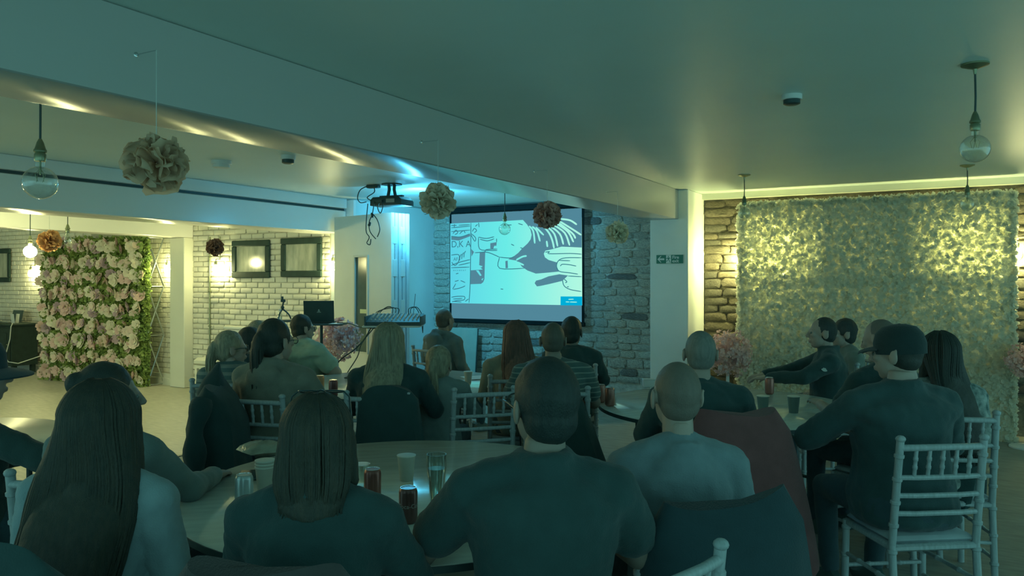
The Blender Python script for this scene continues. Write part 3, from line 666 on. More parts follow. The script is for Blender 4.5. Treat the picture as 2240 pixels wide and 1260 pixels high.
# ------------------------------------------------------------------ framed pictures
M_FRAME = mat('black_frame', (0.03, 0.06, 0.055), 0.6, 0.15, 12, spec=0.25)
def picture(label, x0, y0, x1, y1, seed, Y=7.53):
    a = onY(x0, y0, Y); b_ = onY(x1, y1, Y); w_, h_ = b_.x - a.x, a.z - b_.z
    t = thing('framed_picture', label, 'picture', (a.x, Y, b_.z))
    f = 0.085
    for nm, p0, p1 in (('frame_rail', (0, 0), (w_, f)), ('frame_rail', (0, h_ - f), (w_, h_)), ('frame_stile', (0, f), (f, h_ - f)), ('frame_stile', (w_ - f, f), (w_, h_ - f))):
        obj(nm, MB().bbox((p0[0], -0.035, p0[1]), (p1[0], 0.0, p1[1]), 0.01), M_FRAME, t)
    obj('print', MB().box((f, -0.012, f), (w_ - f, -0.002, h_ - f)), mat('print_%d' % seed, (0.62, 0.62, 0.5), 0.08, 0.3, 4, col2=(0.34, 0.36, 0.28), stretch=(3, 1, 0.8), spec=0.8), t)
picture('black framed landscape picture on brick, the left of two', 510, 527, 592, 608, 1)
picture('black framed landscape picture on brick, next to the partition', 617, 521.5, 706, 606, 2)
picture('black framed dark picture cut off by the left edge', -75, 547, 25, 617, 3)

# ------------------------------------------------------------------ sideboard and what stands on it
M_SIDE = mat('black_painted_wood', (0.035, 0.06, 0.052), 0.65, 0.15, 12, spec=0.2)
sb = thing('sideboard', 'black panelled sideboard at the far left wall', 'sideboard', (-13.5, 7.42, 0))
obj('carcass', MB().box((-1.6, -0.42, 0.14), (0, 0, 0.80)), M_SIDE, sb)
obj('top', MB().bbox((-1.63, -0.45, 0.80), (0.03, 0.02, 0.84), 0.008), M_SIDE, sb)
for k in range(3):
    x0 = -1.56 + k * 0.52; d_ = obj('door', MB().bbox((x0, -0.44, 0.19), (x0 + .49, -0.42, 0.77), 0.006).box((x0 + .07, -0.446, 0.27), (x0 + .42, -0.44, 0.69)), M_SIDE, sb)
    obj('knob', MB().ell((x0 + .45, -0.455, 0.5), (.012, .012, .012)), M_BRASS, d_)
for x in (-1.55, -0.10):
    for y in (-0.38, -0.08): obj('leg', MB().box((x, y, 0), (x + .08, y + .06, 0.14)), M_SIDE, sb)
c_ = thing('laptop', 'small closed-lid grey laptop screen on the black sideboard', 'laptop', (-14.05, 7.25, 0.842))
obj('base', MB().bbox((-0.16, -0.12, 0), (0.16, 0.1, 0.016), 0.004), M_CHROME, c_); obj('lid', MB().bbox((-0.16, 0.0, -0.004), (0.16, 0.01, 0.20), 0.003, Matrix.Translation((0, 0.1, 0.012)) @ Matrix.Rotation(-0.25, 4, 'X')), M_DARKMETAL, c_)
c_ = thing('vase', 'dark round vase on the sideboard at the left edge', 'vase', (-14.5, 7.22, 0.841)); obj('body', MB().lathe([(.03, 0), (.07, .03), (.085, .08), (.05, .14), (.03, .17), (.04, .19), (.035, .19), (.02, .16)], 18), M_DARKMETAL, c_); obj('rim', MB().lathe([(.034, .188), (.043, .188), (.043, .196), (.034, .196)], 18), M_BRASS, c_)
c_ = thing('white_card', 'pale folded card standing on the sideboard end', 'card', (-13.78, 7.2, 0.841)); obj('front_panel', MB().box((-.05, -.03, 0), (.05, -.026, .16), Matrix.Rotation(0.12, 4, 'X')), M_PAPER, c_); obj('back_panel', MB().box((-.05, 0.03, 0), (.05, 0.034, .16), Matrix.Rotation(-0.12, 4, 'X')), M_PAPER, c_)
pts = [(-13.47, 7.0, 0.855), (-13.44, 6.96, 0.8), (-13.45, 6.95, 0.6), (-13.52, 6.94, 0.42), (-13.58, 6.94, 0.3), (-13.5, 6.95, 0.22), (-13.3, 7.0, 0.2), (-13.2, 7.3, 0.3)]
tag(obj('white_cable', MB().tube(pts, 0.008, 6), M_WHITEPL), 'white cable looping down the end of the black sideboard', 'cable')
# heater and stool on the picture wall
p = onY(500, 716, 7.45); p2 = onY(548, 716, 7.45)
ht = thing('wall_heater', 'white slatted heater low on the brick wall', 'heater', (p.x, 7.53, p.z))
hw2 = p2.x - p.x + .12
obj('casing', MB().bbox((0, -0.11, -0.62), (hw2, 0, -0.02), 0.01), M_WHITEPL, ht); obj('top_shelf', MB().bbox((-.04, -0.14, -0.02), (hw2 + .04, 0.0, 0.015), 0.006), M_WHITEPL, ht)
for k in range(7): obj('slat', MB().box((.04, -0.115, -.12 - k * .07), (hw2 - .04, -0.11, -.085 - k * .07)), M_DARKMETAL, ht)
p = onY(472, 786, 7.15)
st = thing('stool', 'cream upholstered stool against the brick wall', 'stool', (p.x, 7.15, 0))
obj('seat_pad', MB().bbox((-.22, -.2, .42), (.22, .2, .52), 0.03), M_SKIRT, st); obj('seat_frame', MB().box((-.2, -.18, .38), (.2, .18, .42)), M_SKIRT, st)
for sx in (-1, 1):
    for sy in (-1, 1): obj('leg', MB().box((sx * .18 - .02, sy * .16 - .02, 0), (sx * .18 + .02, sy * .16 + .02, .38)), M_SKIRT, st)

def catm(pts, n=6):
    cc = []
    pts = [Vector(p) for p in pts]
    for i in range(len(pts) - 1):
        a, b_ = pts[i], pts[i + 1]; pa = pts[max(i - 1, 0)]; pb = pts[min(i + 2, len(pts) - 1)]
        for s in range(n):
            t_ = s / n; cc.append(0.5 * ((2 * a) + (b_ - pa) * t_ + (2 * pa - 5 * a + 4 * b_ - pb) * t_ ** 2 + (3 * a - pa - 3 * b_ + pb) * t_ ** 3))
    cc.append(pts[-1]); return cc
# ------------------------------------------------------------------ equipment: laptop, tripod, mixer, leaning board
def stand(name, label, cat, x, y, h, plate, rz=0, m=M_BLACK):
    t = thing(name, label, cat, (x, y, 0), rz)
    obj('plate', MB().bbox((-plate[0] / 2, -plate[1] / 2, h - 0.018), (plate[0] / 2, plate[1] / 2, h), 0.006), M_WHITEPL if m is None else m, t)
    obj('pole', MB().tube([(0, 0, 0.25), (0, 0, h - 0.018)], 0.016, 10), M_BLACK, t)
    for k in range(3):
        a = k * 2.094 + .4; obj('leg', MB().tube([(0, 0, 0.42), (0.34 * math.cos(a), 0.34 * math.sin(a), 0.012)], 0.011, 8), M_BLACK, t)
    return t
x, y = P(703, 8.3); HL = CH - (707 - HY) * 8.3 / F
stand('laptop_stand', 'black tripod stand carrying the open laptop', 'stand', x, y, HL, (0.52, 0.30), YAW)
lp = thing('laptop', 'open black laptop seen from behind with a small logo', 'laptop', (x - .03, y, HL + .001), YAW + math.radians(188))
obj('base', MB().bbox((-0.16, -0.21, 0), (0.16, 0.01, 0.016), 0.004), M_BLACK, lp)
Ml = Matrix.Translation((0, 0.01, 0.016)) @ Matrix.Rotation(math.radians(-14), 4, 'X')
ld_ = obj('lid', MB().bbox((-0.16, -0.004, 0), (0.16, 0.006, 0.235), 0.003, Ml), M_BLACK, lp)
M_LOGO = mat('logo_silver', (0.45, 0.55, 0.52), 0.4)
obj('logo', MB().box((-0.012, 0.0062, 0.115), (0.012, 0.0068, 0.124), Ml).box((-0.006, 0.0062, 0.126), (0.006, 0.0068, 0.140), Ml).box((-0.022, 0.0062, 0.104), (0.022, 0.0068, 0.109), Ml), M_LOGO, ld_)
obj('keyboard', MB().box((-0.14, -0.14, 0.016), (0.14, -0.02, 0.0175)), M_DARKMETAL, lp)
x2, y2 = P(737, 8.2); tag(obj('paper_sheet', MB().box((-.07, -.09, 0), (.07, .09, .003)), M_PAPER, None, (x2, y2, HL + .001), YAW), 'small white paper beside the open laptop', 'paper')
x, y = P(862, 7.6); HM = CH - (710 - HY) * 7.6 / F
stand('mixer_stand', 'black stand with pale shelf carrying the mixing desk', 'stand', x, y, HM, (0.56, 0.40), YAW, None)
mx_ = thing('mixing_desk', 'black audio mixing desk with knobs and cables', 'mixer', (x + .02, y, HM + .001), YAW)
Mx = Matrix.Rotation(math.radians(9), 4, 'X')
obj('chassis', MB().add([(-.26, -.18, 0), (.26, -.18, 0), (.26, .18, 0), (-.26, .18, 0), (-.26, -.18, .035), (.26, -.18, .035), (.26, .18, .10), (-.26, .18, .10)], [(0, 3, 2, 1), (4, 5, 6, 7), (0, 1, 5, 4), (1, 2, 6, 5), (2, 3, 7, 6), (3, 0, 4, 7)]), M_BLACK, mx_)
obj('side_cheek', MB().box((-.275, -.19, 0), (-.26, .19, .09)), M_DARKMETAL, mx_); obj('side_cheek', MB().box((.26, -.19, 0), (.275, .19, .09)), M_DARKMETAL, mx_)
kn = MB().lathe([(.008, 0), (.007, .016), (.002, .018)], 8).mesh('knob')
for i in range(12):
    for j in range(5): obj('knob', kn, M_WHITEPL, mx_, (-.22 + i * .04, -.02 + j * .038, .064 + j * .0068), (math.radians(10), 0, 0))
    obj('fader', MB().box((-.226 + i * .04, -.12 + .006 * (i % 4), .047), (-.214 + i * .04, -.10 + .006 * (i % 4), .064)), M_WHITEPL, mx_)
for i, x0 in enumerate((-.06, -.03, .0, .11, .13)): obj('cable', MB().tube(catm([(x0, .15, .09), (x0 + .005, .16, .15), (x0 - .05 - .03 * i, .2, .17 - .01 * i), (-.20 - .02 * i, .22, .10), (-.27, .24, -.05)] if i < 3 else [(x0, .15, .09), (x0, .16, .15), (x0 + .06, .2, .16), (x0 + .11, .22, .06), (.24, .24, -.1)]), 0.004, 6), M_CORD, mx_)
obj('antenna', MB().tube([(.14, .2, .0), (.17, .2, .3)], 0.003, 5), M_CORD, mx_)
tag(obj('audio_cable', MB().tube(catm([P3(738, 706, 8.2), P3(765, 708, 8.0), P3(790, 716, 7.8), P3(830, 718, 7.5), P3(850, 712, 7.4)]), 0.006, 6), M_CORD), 'black cable strung between the laptop and mixing desk', 'cable')
tag(obj('audio_cable', MB().tube(catm([P3(818, 705, 7.6), P3(798, 740, 7.5), P3(775, 765, 7.4), P3(742, 790, 7.35), P3(720, 830, 7.35)]), 0.006, 6), M_CORD), 'black cable sagging from mixing desk towards the floor', 'cable')
tag(obj('audio_cable', MB().tube(catm([P3(822, 712, 7.5), P3(792, 750, 7.4), P3(782, 780, 7.3), P3(762, 812, 7.2), P3(758, 823, 7.15)]), 0.005, 6), M_CORD), 'thin black cable dropping from mixing desk to the table', 'cable')
x, y = P(618, 8.0); HT = CH - (700 - HY) * 8.0 / F
stand('equipment_stand', 'thin black stand under the bendy phone tripod', 'stand', x, y, HT, (0.24, 0.20), YAW)
tp = thing('phone_tripod', 'small black bendy-legged tripod standing beside the laptop', 'tripod', (x, y, HT + .001), YAW)
for a in (0.3, 2.4, 4.5): obj('leg', MB().tube(catm([(0.085 * math.cos(a), 0.085 * math.sin(a), 0.008), (0.06 * math.cos(a), 0.06 * math.sin(a), 0.06), (0, 0, 0.115)]), 0.008, 8), M_BLACK, tp)
obj('ball_head', MB().ell((0, 0, .13), (.018, .018, .022)).tube([(0, 0, .14), (0.01, 0, .19)], .009, 8), M_BLACK, tp)
obj('phone_clamp', MB().bbox((-.018, -.012, .185), (.03, .012, .215), .004).box((-.01, -.01, .215), (.008, .01, .245)), M_BLACK, tp)
x2, y2 = P(612, 7.9); bt = thing('bottle', 'small clear bottle beneath the bendy tripod', 'bottle', (x2, y2, HT + .001)); obj('glass', MB().lathe([(.024, 0), (.024, .06), (.012, .085), (.011, .1)], 16), M_GLASS, bt); obj('cap', MB().lathe([(.013, .098), (.013, .112), (.004, .114)], 14), M_WHITEPL, bt)
p0 = onY(988, 722, 9.12); p1 = onY(1046, 722, 9.12)
lb = thing('folded_table', 'pale folded tabletop leaning on the wall under the screen', 'table', (p0.x - .1, 9.02, 0))
wd = p1.x - p0.x + .1; Mt = Matrix.Rotation(math.radians(-6), 4, 'X')
obj('table_top', MB().bbox((0, -.012, 0.012), (wd, .012, 0.905), 0.011, Mt), mat('laminate_grey', (0.42, 0.46, 0.38), 0.5, 0.06), lb)
obj('edge_band', MB().box((-.006, -.01, 0.012), (0, .01, .9), Mt).box((wd, -.01, .012), (wd + .006, .01, .9), Mt), M_DARKMETAL, lb)
for xx in (0.1, wd - .12): obj('folded_leg', MB().tube([Mt @ Vector((xx, .03, .1)), Mt @ Vector((xx, .03, .8))], .014, 8), M_DARKMETAL, lb)

# ------------------------------------------------------------------ round folding tables
M_TOP = mat('varnished_tabletop', (0.80, 0.82, 0.72), 0.11, 0.10, 5, 0.006, 10, spec=0.9, stretch=(1, 5, 1))
TH = 0.74
def round_table(label, px, Z, R_, rz=0.0, m=M_TOP):
    x, y = P(px, Z); t = thing('round_table', label, 'table', (x, y, 0), rz)
    obj('table_top', MB().lathe([(0.004, TH - .028), (R_ - .006, TH - .028), (R_, TH - .024), (R_, TH - .003), (R_ - .004, TH), (0.004, TH)], 72), m, t)
    obj('edge_band', MB().lathe([(R_, TH - .026), (R_ + .004, TH - .026), (R_ + .004, TH - .004), (R_, TH - .004)], 72), M_DARKMETAL, t)
    for s in (-1, 1):
        obj('leg_rail', MB().tube([(s * R_ * .55, -.36, TH - .05), (s * R_ * .55, .36, TH - .05)], .014, 8), M_DARKMETAL, t)
        for v in (-1, 1):
            obj('leg', MB().tube([(s * R_ * .55, v * .36, TH - .045), (s * R_ * .55, v * .36, .01)], .015, 10), M_DARKMETAL, t)
        obj('foot_rail', MB().tube([(s * R_ * .55, -.36, .25), (s * R_ * .55, .36, .25)], .011, 8), M_DARKMETAL, t)
        obj('brace', MB().tube([(s * R_ * .55, .2, .5), (s * R_ * .15, .2, TH - .04)], .010, 8), M_DARKMETAL, t); obj('brace', MB().tube([(s * R_ * .55, -.2, .5), (s * R_ * .15, -.2, TH - .04)], .010, 8), M_DARKMETAL, t)
    return t
round_table('round varnished folding table nearest the camera', 893, 3.18, 0.90, YAW + .2)
round_table('round folding table at right with two grey paper cups', 1588, 5.22, 0.86, YAW + .55)
round_table('round folding table in front of the laptop stand', 880, 6.35, 0.90, YAW)
round_table('round table at far left behind the hat wearer', -190, 4.0, 0.75, 0, mat('pale_tabletop', (0.74, 0.76, 0.64), 0.25, 0.05, 5))

# ------------------------------------------------------------------ cans, cups and glasses
def can(label, x, y, col, z=TH, logo=None, sc=1.0, rz=0.0):
    m = mat('can_%s' % label[:22].replace(' ', '_'), col, 0.3, 0.08, 14, metal=0.5)
    t = thing('drink_can', label, 'can', (x, y, z + .0005), rz)
    R_ = .033 * sc; H_ = .122 * sc
    bd = obj('body', MB().lathe([(R_ * .75, 0), (R_ * .93, .006), (R_, .012), (R_, H_ - .014), (R_ * .93, H_ - .006), (R_ * .82, H_)], 28), m, t)
    obj('lid', MB().lathe([(R_ * .82, H_ - .001), (R_ * .84, H_ + .002), (R_ * .80, H_ + .002), (R_ * .76, H_ - .004), (.003, H_ - .004)], 24), M_CHROME, t)
    obj('pull_tab', MB().bbox((-.006, -.004, H_ - .003), (.006, .016, H_ - .0005), .001), M_CHROME, t)
    if logo:
        me = text_mesh(logo, .021 * sc, ext=0.0); co = np.empty(len(me.vertices) * 3); me.vertices.foreach_get('co', co); co = co.reshape(-1, 3)
        a = co[:, 0] / R_; zz = H_ * .52 + co[:, 1]
        new = np.stack([np.sin(a) * (R_ + .0006), -np.cos(a) * (R_ + .0006), zz], 1); me.vertices.foreach_set('co', new.ravel()); me.update()
        me.materials.append(mat('can_lettering', (0.55, 0.50, 0.46), 0.5)); obj('lettering', me, None, bd)
    return t
def cup(label, x, y, z=TH, n=1, col=M_CUP, sc=1.0, lid=False):
    t = thing('paper_cup', label, 'cup', (x, y, z + .0005))
    for k in range(n):
        o_ = k * .0125
        obj('cup_wall' if n == 1 else 'nested_cup', MB().lathe([(.004, .004 + o_), (.027 * sc, .001 + o_), (.028 * sc, .0 + o_), (.0385 * sc, .105 * sc + o_), (.0365 * sc, .105 * sc + o_), (.026 * sc, .008 + o_), (.004, .008 + o_)], 28), col, t)
        obj('rolled_rim', MB().lathe([(.0365 * sc, .102 * sc + o_), (.0405 * sc, .103 * sc + o_), (.0405 * sc, .107 * sc + o_), (.0365 * sc, .108 * sc + o_)], 28), M_CUPRIM, t)
    if lid: obj('inner_base', MB().lathe([(.004, .10 * sc + .0125 * (n - 1)), (.036 * sc, .10 * sc + .0125 * (n - 1)), (.036 * sc, .098 * sc + .0125 * (n - 1)), (.004, .098 * sc + .0125 * (n - 1))], 24), col, t)
    return t
def at(px, py): v = onH(px, py, TH); return v.x, v.y
can('silver aluminium drink can near the left of front table', *at(534, 1110), (0.50, 0.58, 0.58))
can('dark red cola can in front of the tall water glass', *at(893, 1143), (0.20, 0.10, 0.09), logo='Coca-Cola', rz=YAW + .25)
can('dark red drink can half hidden behind the woman with sunglasses', *at(815, 1095), (0.26, 0.10, 0.08))
cup('stack of three nested paper cups on the front table', *at(580, 1078), n=3, lid=True)
cup('single kraft paper cup standing behind the cola can', *at(889, 1050))
x, y = at(790, 1066); tg = thing('tumbler', 'clear tumbler glass beside the hidden red can', 'glass', (x, y, TH + .0005)); obj('glass_wall', MB().lathe([(.004, .006), (.028, 0), (.03, 0), (.037, .095), (.035, .095), (.028, .010), (.004, .010)], 28), M_GLASS, tg); obj('rim', MB().lathe([(.035, .0945), (.0372, .0945), (.0372, .0965), (.035, .0965)], 28), M_GLASS, tg)
x, y = at(955, 1138); wg = thing('beer_glass', 'tall waisted beer glass of water on the front table', 'glass', (x, y, TH + .0005))
obj('glass_wall', MB().lathe([(.004, .014), (.027, 0), (.030, .004), (.029, .02), (.023, .05), (.023, .075), (.031, .14), (.036, .19), (.035, .235), (.033, .235), (.034, .19), (.029, .14), (.021, .075), (.021, .05), (.02, .024), (.004, .018)], 32), M_GLASS, wg)
M_WATER = bpy.data.materials.new('water'); M_WATER.use_nodes = True; _b = M_WATER.node_tree.nodes['Principled BSDF']; _b.inputs['Transmission Weight'].default_value = 1; _b.inputs['IOR'].default_value = 1.33; _b.inputs['Roughness'].default_value = 0.0; _b.inputs['Base Color'].default_value = (.9, 1, .97, 1)
obj('water', MB().lathe([(.004, .021), (.0185, .026), (.0195, .05), (.0195, .075), (.0275, .14), (.0325, .185), (.004, .185)], 32), M_WATER, wg)
x, y = at(548, 1042); ph = thing('phone', 'dark phone lying behind the stacked paper cups', 'phone', (x, y, TH + .0005), YAW + .3); obj('case', MB().bbox((-.045, -.08, 0), (.045, .08, .010), .004), M_BLACK, ph); obj('screen', MB().box((-.04, -.074, .010), (.04, .074, .0108)), mat('dark_glass', (0.02, 0.05, 0.05), 0.1), ph)
# middle table
can('orange drink can beside the green shirt on middle table', *at(700, 857), (0.52, 0.30, 0.16))
can('dark plum drink can right of the orange can', *at(729, 868), (0.24, 0.12, 0.12))
can('small pale drink can at the elbow of the green shirt', *at(676, 838), (0.62, 0.56, 0.46), sc=.9)
x, y = at(768, 826); ph = thing('phone', 'black phone lying on the middle table', 'phone', (x, y, TH + .0005), .4); obj('case', MB().bbox((-.04, -.075, 0), (.04, .075, .010), .004), M_BLACK, ph); obj('screen', MB().box((-.036, -.07, .010), (.036, .07, .0108)), MATS['dark_glass'], ph)
cup('kraft paper cup on middle table right of the ponytail girl', *at(1024, 838), sc=.9)
x, y = at(1052, 826); sh = thing('paper_sheet', 'white sheet of paper on middle table behind empty chair', 'paper', (x, y, TH + .0005), YAW + .3); obj('sheet', MB().box((-.15, -.11, 0), (.15, .11, .002)), M_PAPER, sh); obj('second_sheet', MB().box((-.15, -.11, .0022), (.15, .11, .004), Matrix.Rotation(.15, 4, 'Z')), M_PAPER, sh)
# right table
can('dull red drink can at left rim of the right table', *at(1334, 888), (0.40, 0.20, 0.16), sc=1.0)
can('second dull red can behind the one at left rim', *at(1314, 880), (0.40, 0.20, 0.16))
can('red and silver can beside the man in black jacket', *at(1683, 862), (0.36, 0.15, 0.12))
M_GCUP = mat('grey_paper_cup', (0.17, 0.24, 0.22), 0.6, 0.05)
cup('grey paper cup with pale rim, left of the pair', *at(1669, 902), col=M_GCUP)
cup('grey paper cup with pale rim, right of the pair', *at(1736, 903), col=M_GCUP)
x, y = at(1420, 846); bx = thing('napkin_box', 'small white box on the right table beside the column', 'box', (x, y, TH + .0005), YAW); obj('carton', MB().bbox((-.05, -.05, 0), (.05, .05, .06), .003), M_PAPER, bx); obj('flap', MB().box((-.05, -.052, .06), (.05, .03, .063)), M_PAPER, bx)
x, y = at(1785, 898); tag(obj('teaspoon', MB().tube([(-.06, 0, .004), (.05, 0, .006)], .003, 6).ell((.066, 0, .007), (.018, .011, .004)), M_CHROME, None, (x, y, TH + .001), .6), 'small metal teaspoon near right table edge', 'spoon')

# ------------------------------------------------------------------ chiavari chairs
def ringed(p0, p1, r, rings, n=10, bulge=1.28):
    p0, p1 = Vector(p0), Vector(p1); L_ = (p1 - p0).length; ts = [(0, 1)]
    for t in rings:
        e = .006 / L_; ts += [(t - e * 1.6, 1), (t - e, bulge), (t + e, bulge), (t + e * 1.6, 1)]
    ts.append((1, 1)); ts.sort()
    return MB().tube([p0.lerp(p1, t) for t, _ in ts], [r * k for _, k in ts], n)
CM = {}
def chair_parts():
    P_ = []
    W2, D2 = .195, .185
    for s in (-1, 1):
        b = ringed((s * W2, -D2 - .035, 0), (s * W2, -D2, .45), .0165, (.3, .62, .92)); b2_ = ringed((s * W2, -D2, .44), (s * (W2 - .004), -D2 - .055, .905), .0165, (.2, .42, .64, .86)); b.add(b2_.v, b2_.f)
        b.ell((s * (W2 - .004), -D2 - .057, .915), (.021, .021, .016), n=12, m=6)
        P_.append(('back_post', b.mesh('back_post')))
        P_.append(('leg', ringed((s * (W2 + .005), D2 + .01, 0), (s * W2, D2, .44), .0165, (.3, .62, .92)).mesh('leg')))
    P_.append(('top_rail', MB().tube([(-W2, -D2 - .052, .875), (-.1, -D2 - .066, .878), (.1, -D2 - .066, .878), (W2, -D2 - .052, .875)], [.015, .0145, .0145, .015], 10).mesh('top_rail')))
    for z, o_ in ((.745, .036), (.665, .027), (.585, .017)):
        P_.append(('crossbar', MB().tube([(-W2, -D2 - o_, z), (-.1, -D2 - o_ - .012, z), (.1, -D2 - o_ - .012, z), (W2, -D2 - o_, z)], .0115, 8).mesh('crossbar')))
    for i in range(5):
        x = (-2 + i) * .062; P_.append(('spindle', ringed((x, -D2 - .047, .748), (x, -D2 - .064, .872), .0085, (.35, .65), 8).mesh('spindle')))
    P_.append(('seat_frame', MB().bbox((-.205, -.20, .415), (.205, .205, .445), .008).mesh('seat_frame')))
    for s in (-1, 1):
        for z in (.16, .28): P_.append(('stretcher', ringed((s * W2, -D2 - .02 * (1 - z / .4), z), (s * W2, D2 + .005, z), .010, (.3, .7), 8).mesh('stretcher')))
    P_.append(('stretcher', ringed((-W2, D2 + .003, .22), (W2, D2 + .003, .22), .010, (.3, .7), 8).mesh('stretcher'))); P_.append(('stretcher', ringed((-W2, -D2 - .016, .24), (W2, -D2 - .016, .24), .010, (.3, .7), 8).mesh('stretcher')))
    for _, me in P_: me.materials.append(M_CHAIR)
    c = MB().bbox((-.195, -.185, .446), (.195, .195, .475), .014).mesh('cushion'); c.materials.append(M_CUSHION); P_.append(('cushion', c))
    return P_
CHAIR = chair_parts()
def chair(label, x, y, h, group=None):
    t = thing('chiavari_chair', label, 'chair', (x, y, 0), h, group)
    for nm, me in CHAIR: obj(nm, me, None, t)
    return t

# ------------------------------------------------------------------ people
JOBS = []
def later(b, vox, it=6, disp=0.0, dsc=0.12):
    me = bpy.data.meshes.new('job'); me.from_pydata([tuple(p) for p in b.v], [], b.f); me.update()
    o = bpy.data.objects.new('job', me); COL.objects.link(o)
    r = o.modifiers.new('r', 'REMESH'); r.mode = 'VOXEL'; r.voxel_size = vox; r.use_smooth_shade = True
    if it: s = o.modifiers.new('s', 'SMOOTH'); s.factor = .5; s.iterations = it
    if disp:
        key = 'clouds_%d' % int(dsc * 1000)
        tx = bpy.data.textures.get(key) or bpy.data.textures.new(key, 'CLOUDS'); tx.noise_scale = dsc
        d = o.modifiers.new('d', 'DISPLACE'); d.texture = tx; d.strength = disp; d.texture_coords = 'LOCAL'
    j = {'o': o}; JOBS.append(j); return j
def run_jobs():
    dg = bpy.context.evaluated_depsgraph_get(); dg.update()
    for j in JOBS:
        me = bpy.data.meshes.new_from_object(j['o'].evaluated_get(dg)); j['me'] = me
    for j in JOBS:
        old = j['o'].data; bpy.data.objects.remove(j['o']); bpy.data.meshes.remove(old); del j['o']
    JOBS.clear()
def arrays(me):
    n = len(me.vertices); co = np.empty(n * 3, np.float32); me.vertices.foreach_get('co', co)
    return co.reshape(-1, 3), [tuple(p.vertices) for p in me.polygons]
def join(name, parts):
    V, Fc = [], []
    o_ = 0
    for co, fs in parts:
        V.append(co); Fc += [tuple(i + o_ for i in f) for f in fs]; o_ += len(co)
    me = bpy.data.meshes.new(name); me.from_pydata(np.concatenate(V).tolist(), [], Fc); me.polygons.foreach_set('use_smooth', [True] * len(me.polygons)); me.update()
    return me
def xfa(co, M):
    A_ = np.array(M); return co @ A_[:3, :3].T + A_[:3, 3]

# head: origin at its centre, faces +Y, 0.23 tall
hb = MB()
hb.ell((0, -.012, .022), (.073, .094, .093)); hb.ell((0, .03, -.035), (.057, .062, .08)); hb.ell((0, .045, -.085), (.034, .036, .028))
hb.ell((0, .066, .012), (.05, .028, .03)); hb.cap((0, .090, .012), (0, .108, -.022), .009, .013); hb.ell((0, .100, -.026), (.018, .012, .009))
hb.ell((0, .088, -.056), (.024, .013, .006)); hb.ell((0, .087, -.066), (.021, .012, .007)); hb.ell((.032, .070, -.012), (.022, .02, .02)); hb.ell((-.032, .070, -.012), (.022, .02, .02))
hb.cap((0, -.02, -.06), (0, -.038, -.23), .050, .056)
for s in (-1, 1):
    Me = Matrix.Rotation(s * .35, 3, 'Z'); hb.ell((s * .080, -.006, -.008), (.009, .023, .035), Me); hb.cap((s * .086, -.022, .020), (s * .082, -.016, -.03), .006, .005)
J_HEAD = later(hb, .0048, 3)
# hands: wrist at origin, fingers +Y, palm down, thumb towards +X
def hand(curl):
    b = MB(); b.rings([(0, 0, 0, .026, .02), (0, .0, .03, .033, .019), (0, 0, .065, .04, .016), (0, 0, .09, .04, .013)], 14)
    b.v = [(x, z, y) for x, y, z in b.v]
    for k, (x, L_) in enumerate(((.030, .070), (.010, .080), (-.011, .074), (-.031, .058))):
        p = Vector((x, .086, 0)); a = -curl * .5; d = Vector((x * .6, 1, 0)).normalized()
        for s, fr in enumerate((.45, .32, .23)):
            v = Vector((d.x * math.cos(a), d.y * math.cos(a), math.sin(a))); p2 = p + v * L_ * fr; b.cap(p, p2, .0088 - s * .0007, .0082 - s * .0008, 10); p = p2; a -= curl
    p = Vector((.030, .028, -.004))
    for v, L_, r in ((Vector((.75, .6, -.25)), .036, .0115), (Vector((.5, .8, -.3)), .03, .0098), (Vector((.25, .9, -.35)), .022, .0085)):
        p2 = p + v.normalized() * L_; b.cap(p, p2, r, r * .92, 10); p = p2
    return b
J_HAND = {'relaxed': later(hand(.38), .0042, 3), 'grip': later(hand(.95), .0042, 3)}
def skull_cap(b, e, dy=-.014, dz=.014, back=0.0):
    b.ell((0, -.012 + dy, .022 + dz), (.073 + e, .094 + e - abs(dy) * .4, .093 + e - .004)); b.ell((0, -.045, -.02), (.064 + e, .056 + e, .07 + e * .5))
EYE = MB().ell((0, 0, 0), (.0115, .0115, .0115), n=12, m=8).mesh('eye'); EYE.materials.append(mat('eye', (0.12, 0.14, 0.12), 0.2))

SKIN = {k: mat('skin_' + k, c, 0.55, 0.06, 12) for k, c in {'light': (0.40, 0.32, 0.26), 'mid': (0.28, 0.23, 0.185), 'dark': (0.16, 0.145, 0.12)}.items()}
def hairmat(name, a, b_): return mat('hair_' + name, a, 0.5, 0.1, 9, 0.5, 60, col2=b_, stretch=(9, 9, 1.2))
HAIR = {'shaven': hairmat('shaven', (.20, .175, .14), (.17, .155, .125)), 'black': hairmat('black', (0.0220, 0.0439, 0.0403), (0.0132, 0.0293, 0.0278)), 'dark': hairmat('dark', (0.0329, 0.0476, 0.0366), (0.0198, 0.0344, 0.0300)), 'brown': hairmat('brown', (0.0622, 0.0622, 0.0425), (0.0307, 0.0425, 0.0329)), 'blonde': hairmat('blonde', (.44, .40, .27), (.21, .21, .15)) if True else hairmat('blonde', (0.3221, 0.2928, 0.1903), (0.1464, 0.1537, 0.1098)), 'auburn': hairmat('auburn', (.25, .135, .10), (.11, .08, .06)) if True else hairmat('auburn', (0.1611, 0.0805, 0.0586), (0.0659, 0.0512, 0.0403)), 'grey': hairmat('grey', (0.2635, 0.2782, 0.2416), (0.1757, 0.1977, 0.1757)), 'stubble': hairmat('stubble', (0.1245, 0.1208, 0.0952), (0.0988, 0.1025, 0.0805))}
def cloth(name, c, **k): return mat('cloth_' + name, c, 0.9, 0.10, 14, 0.25, 220, sheen=0.15, **k)
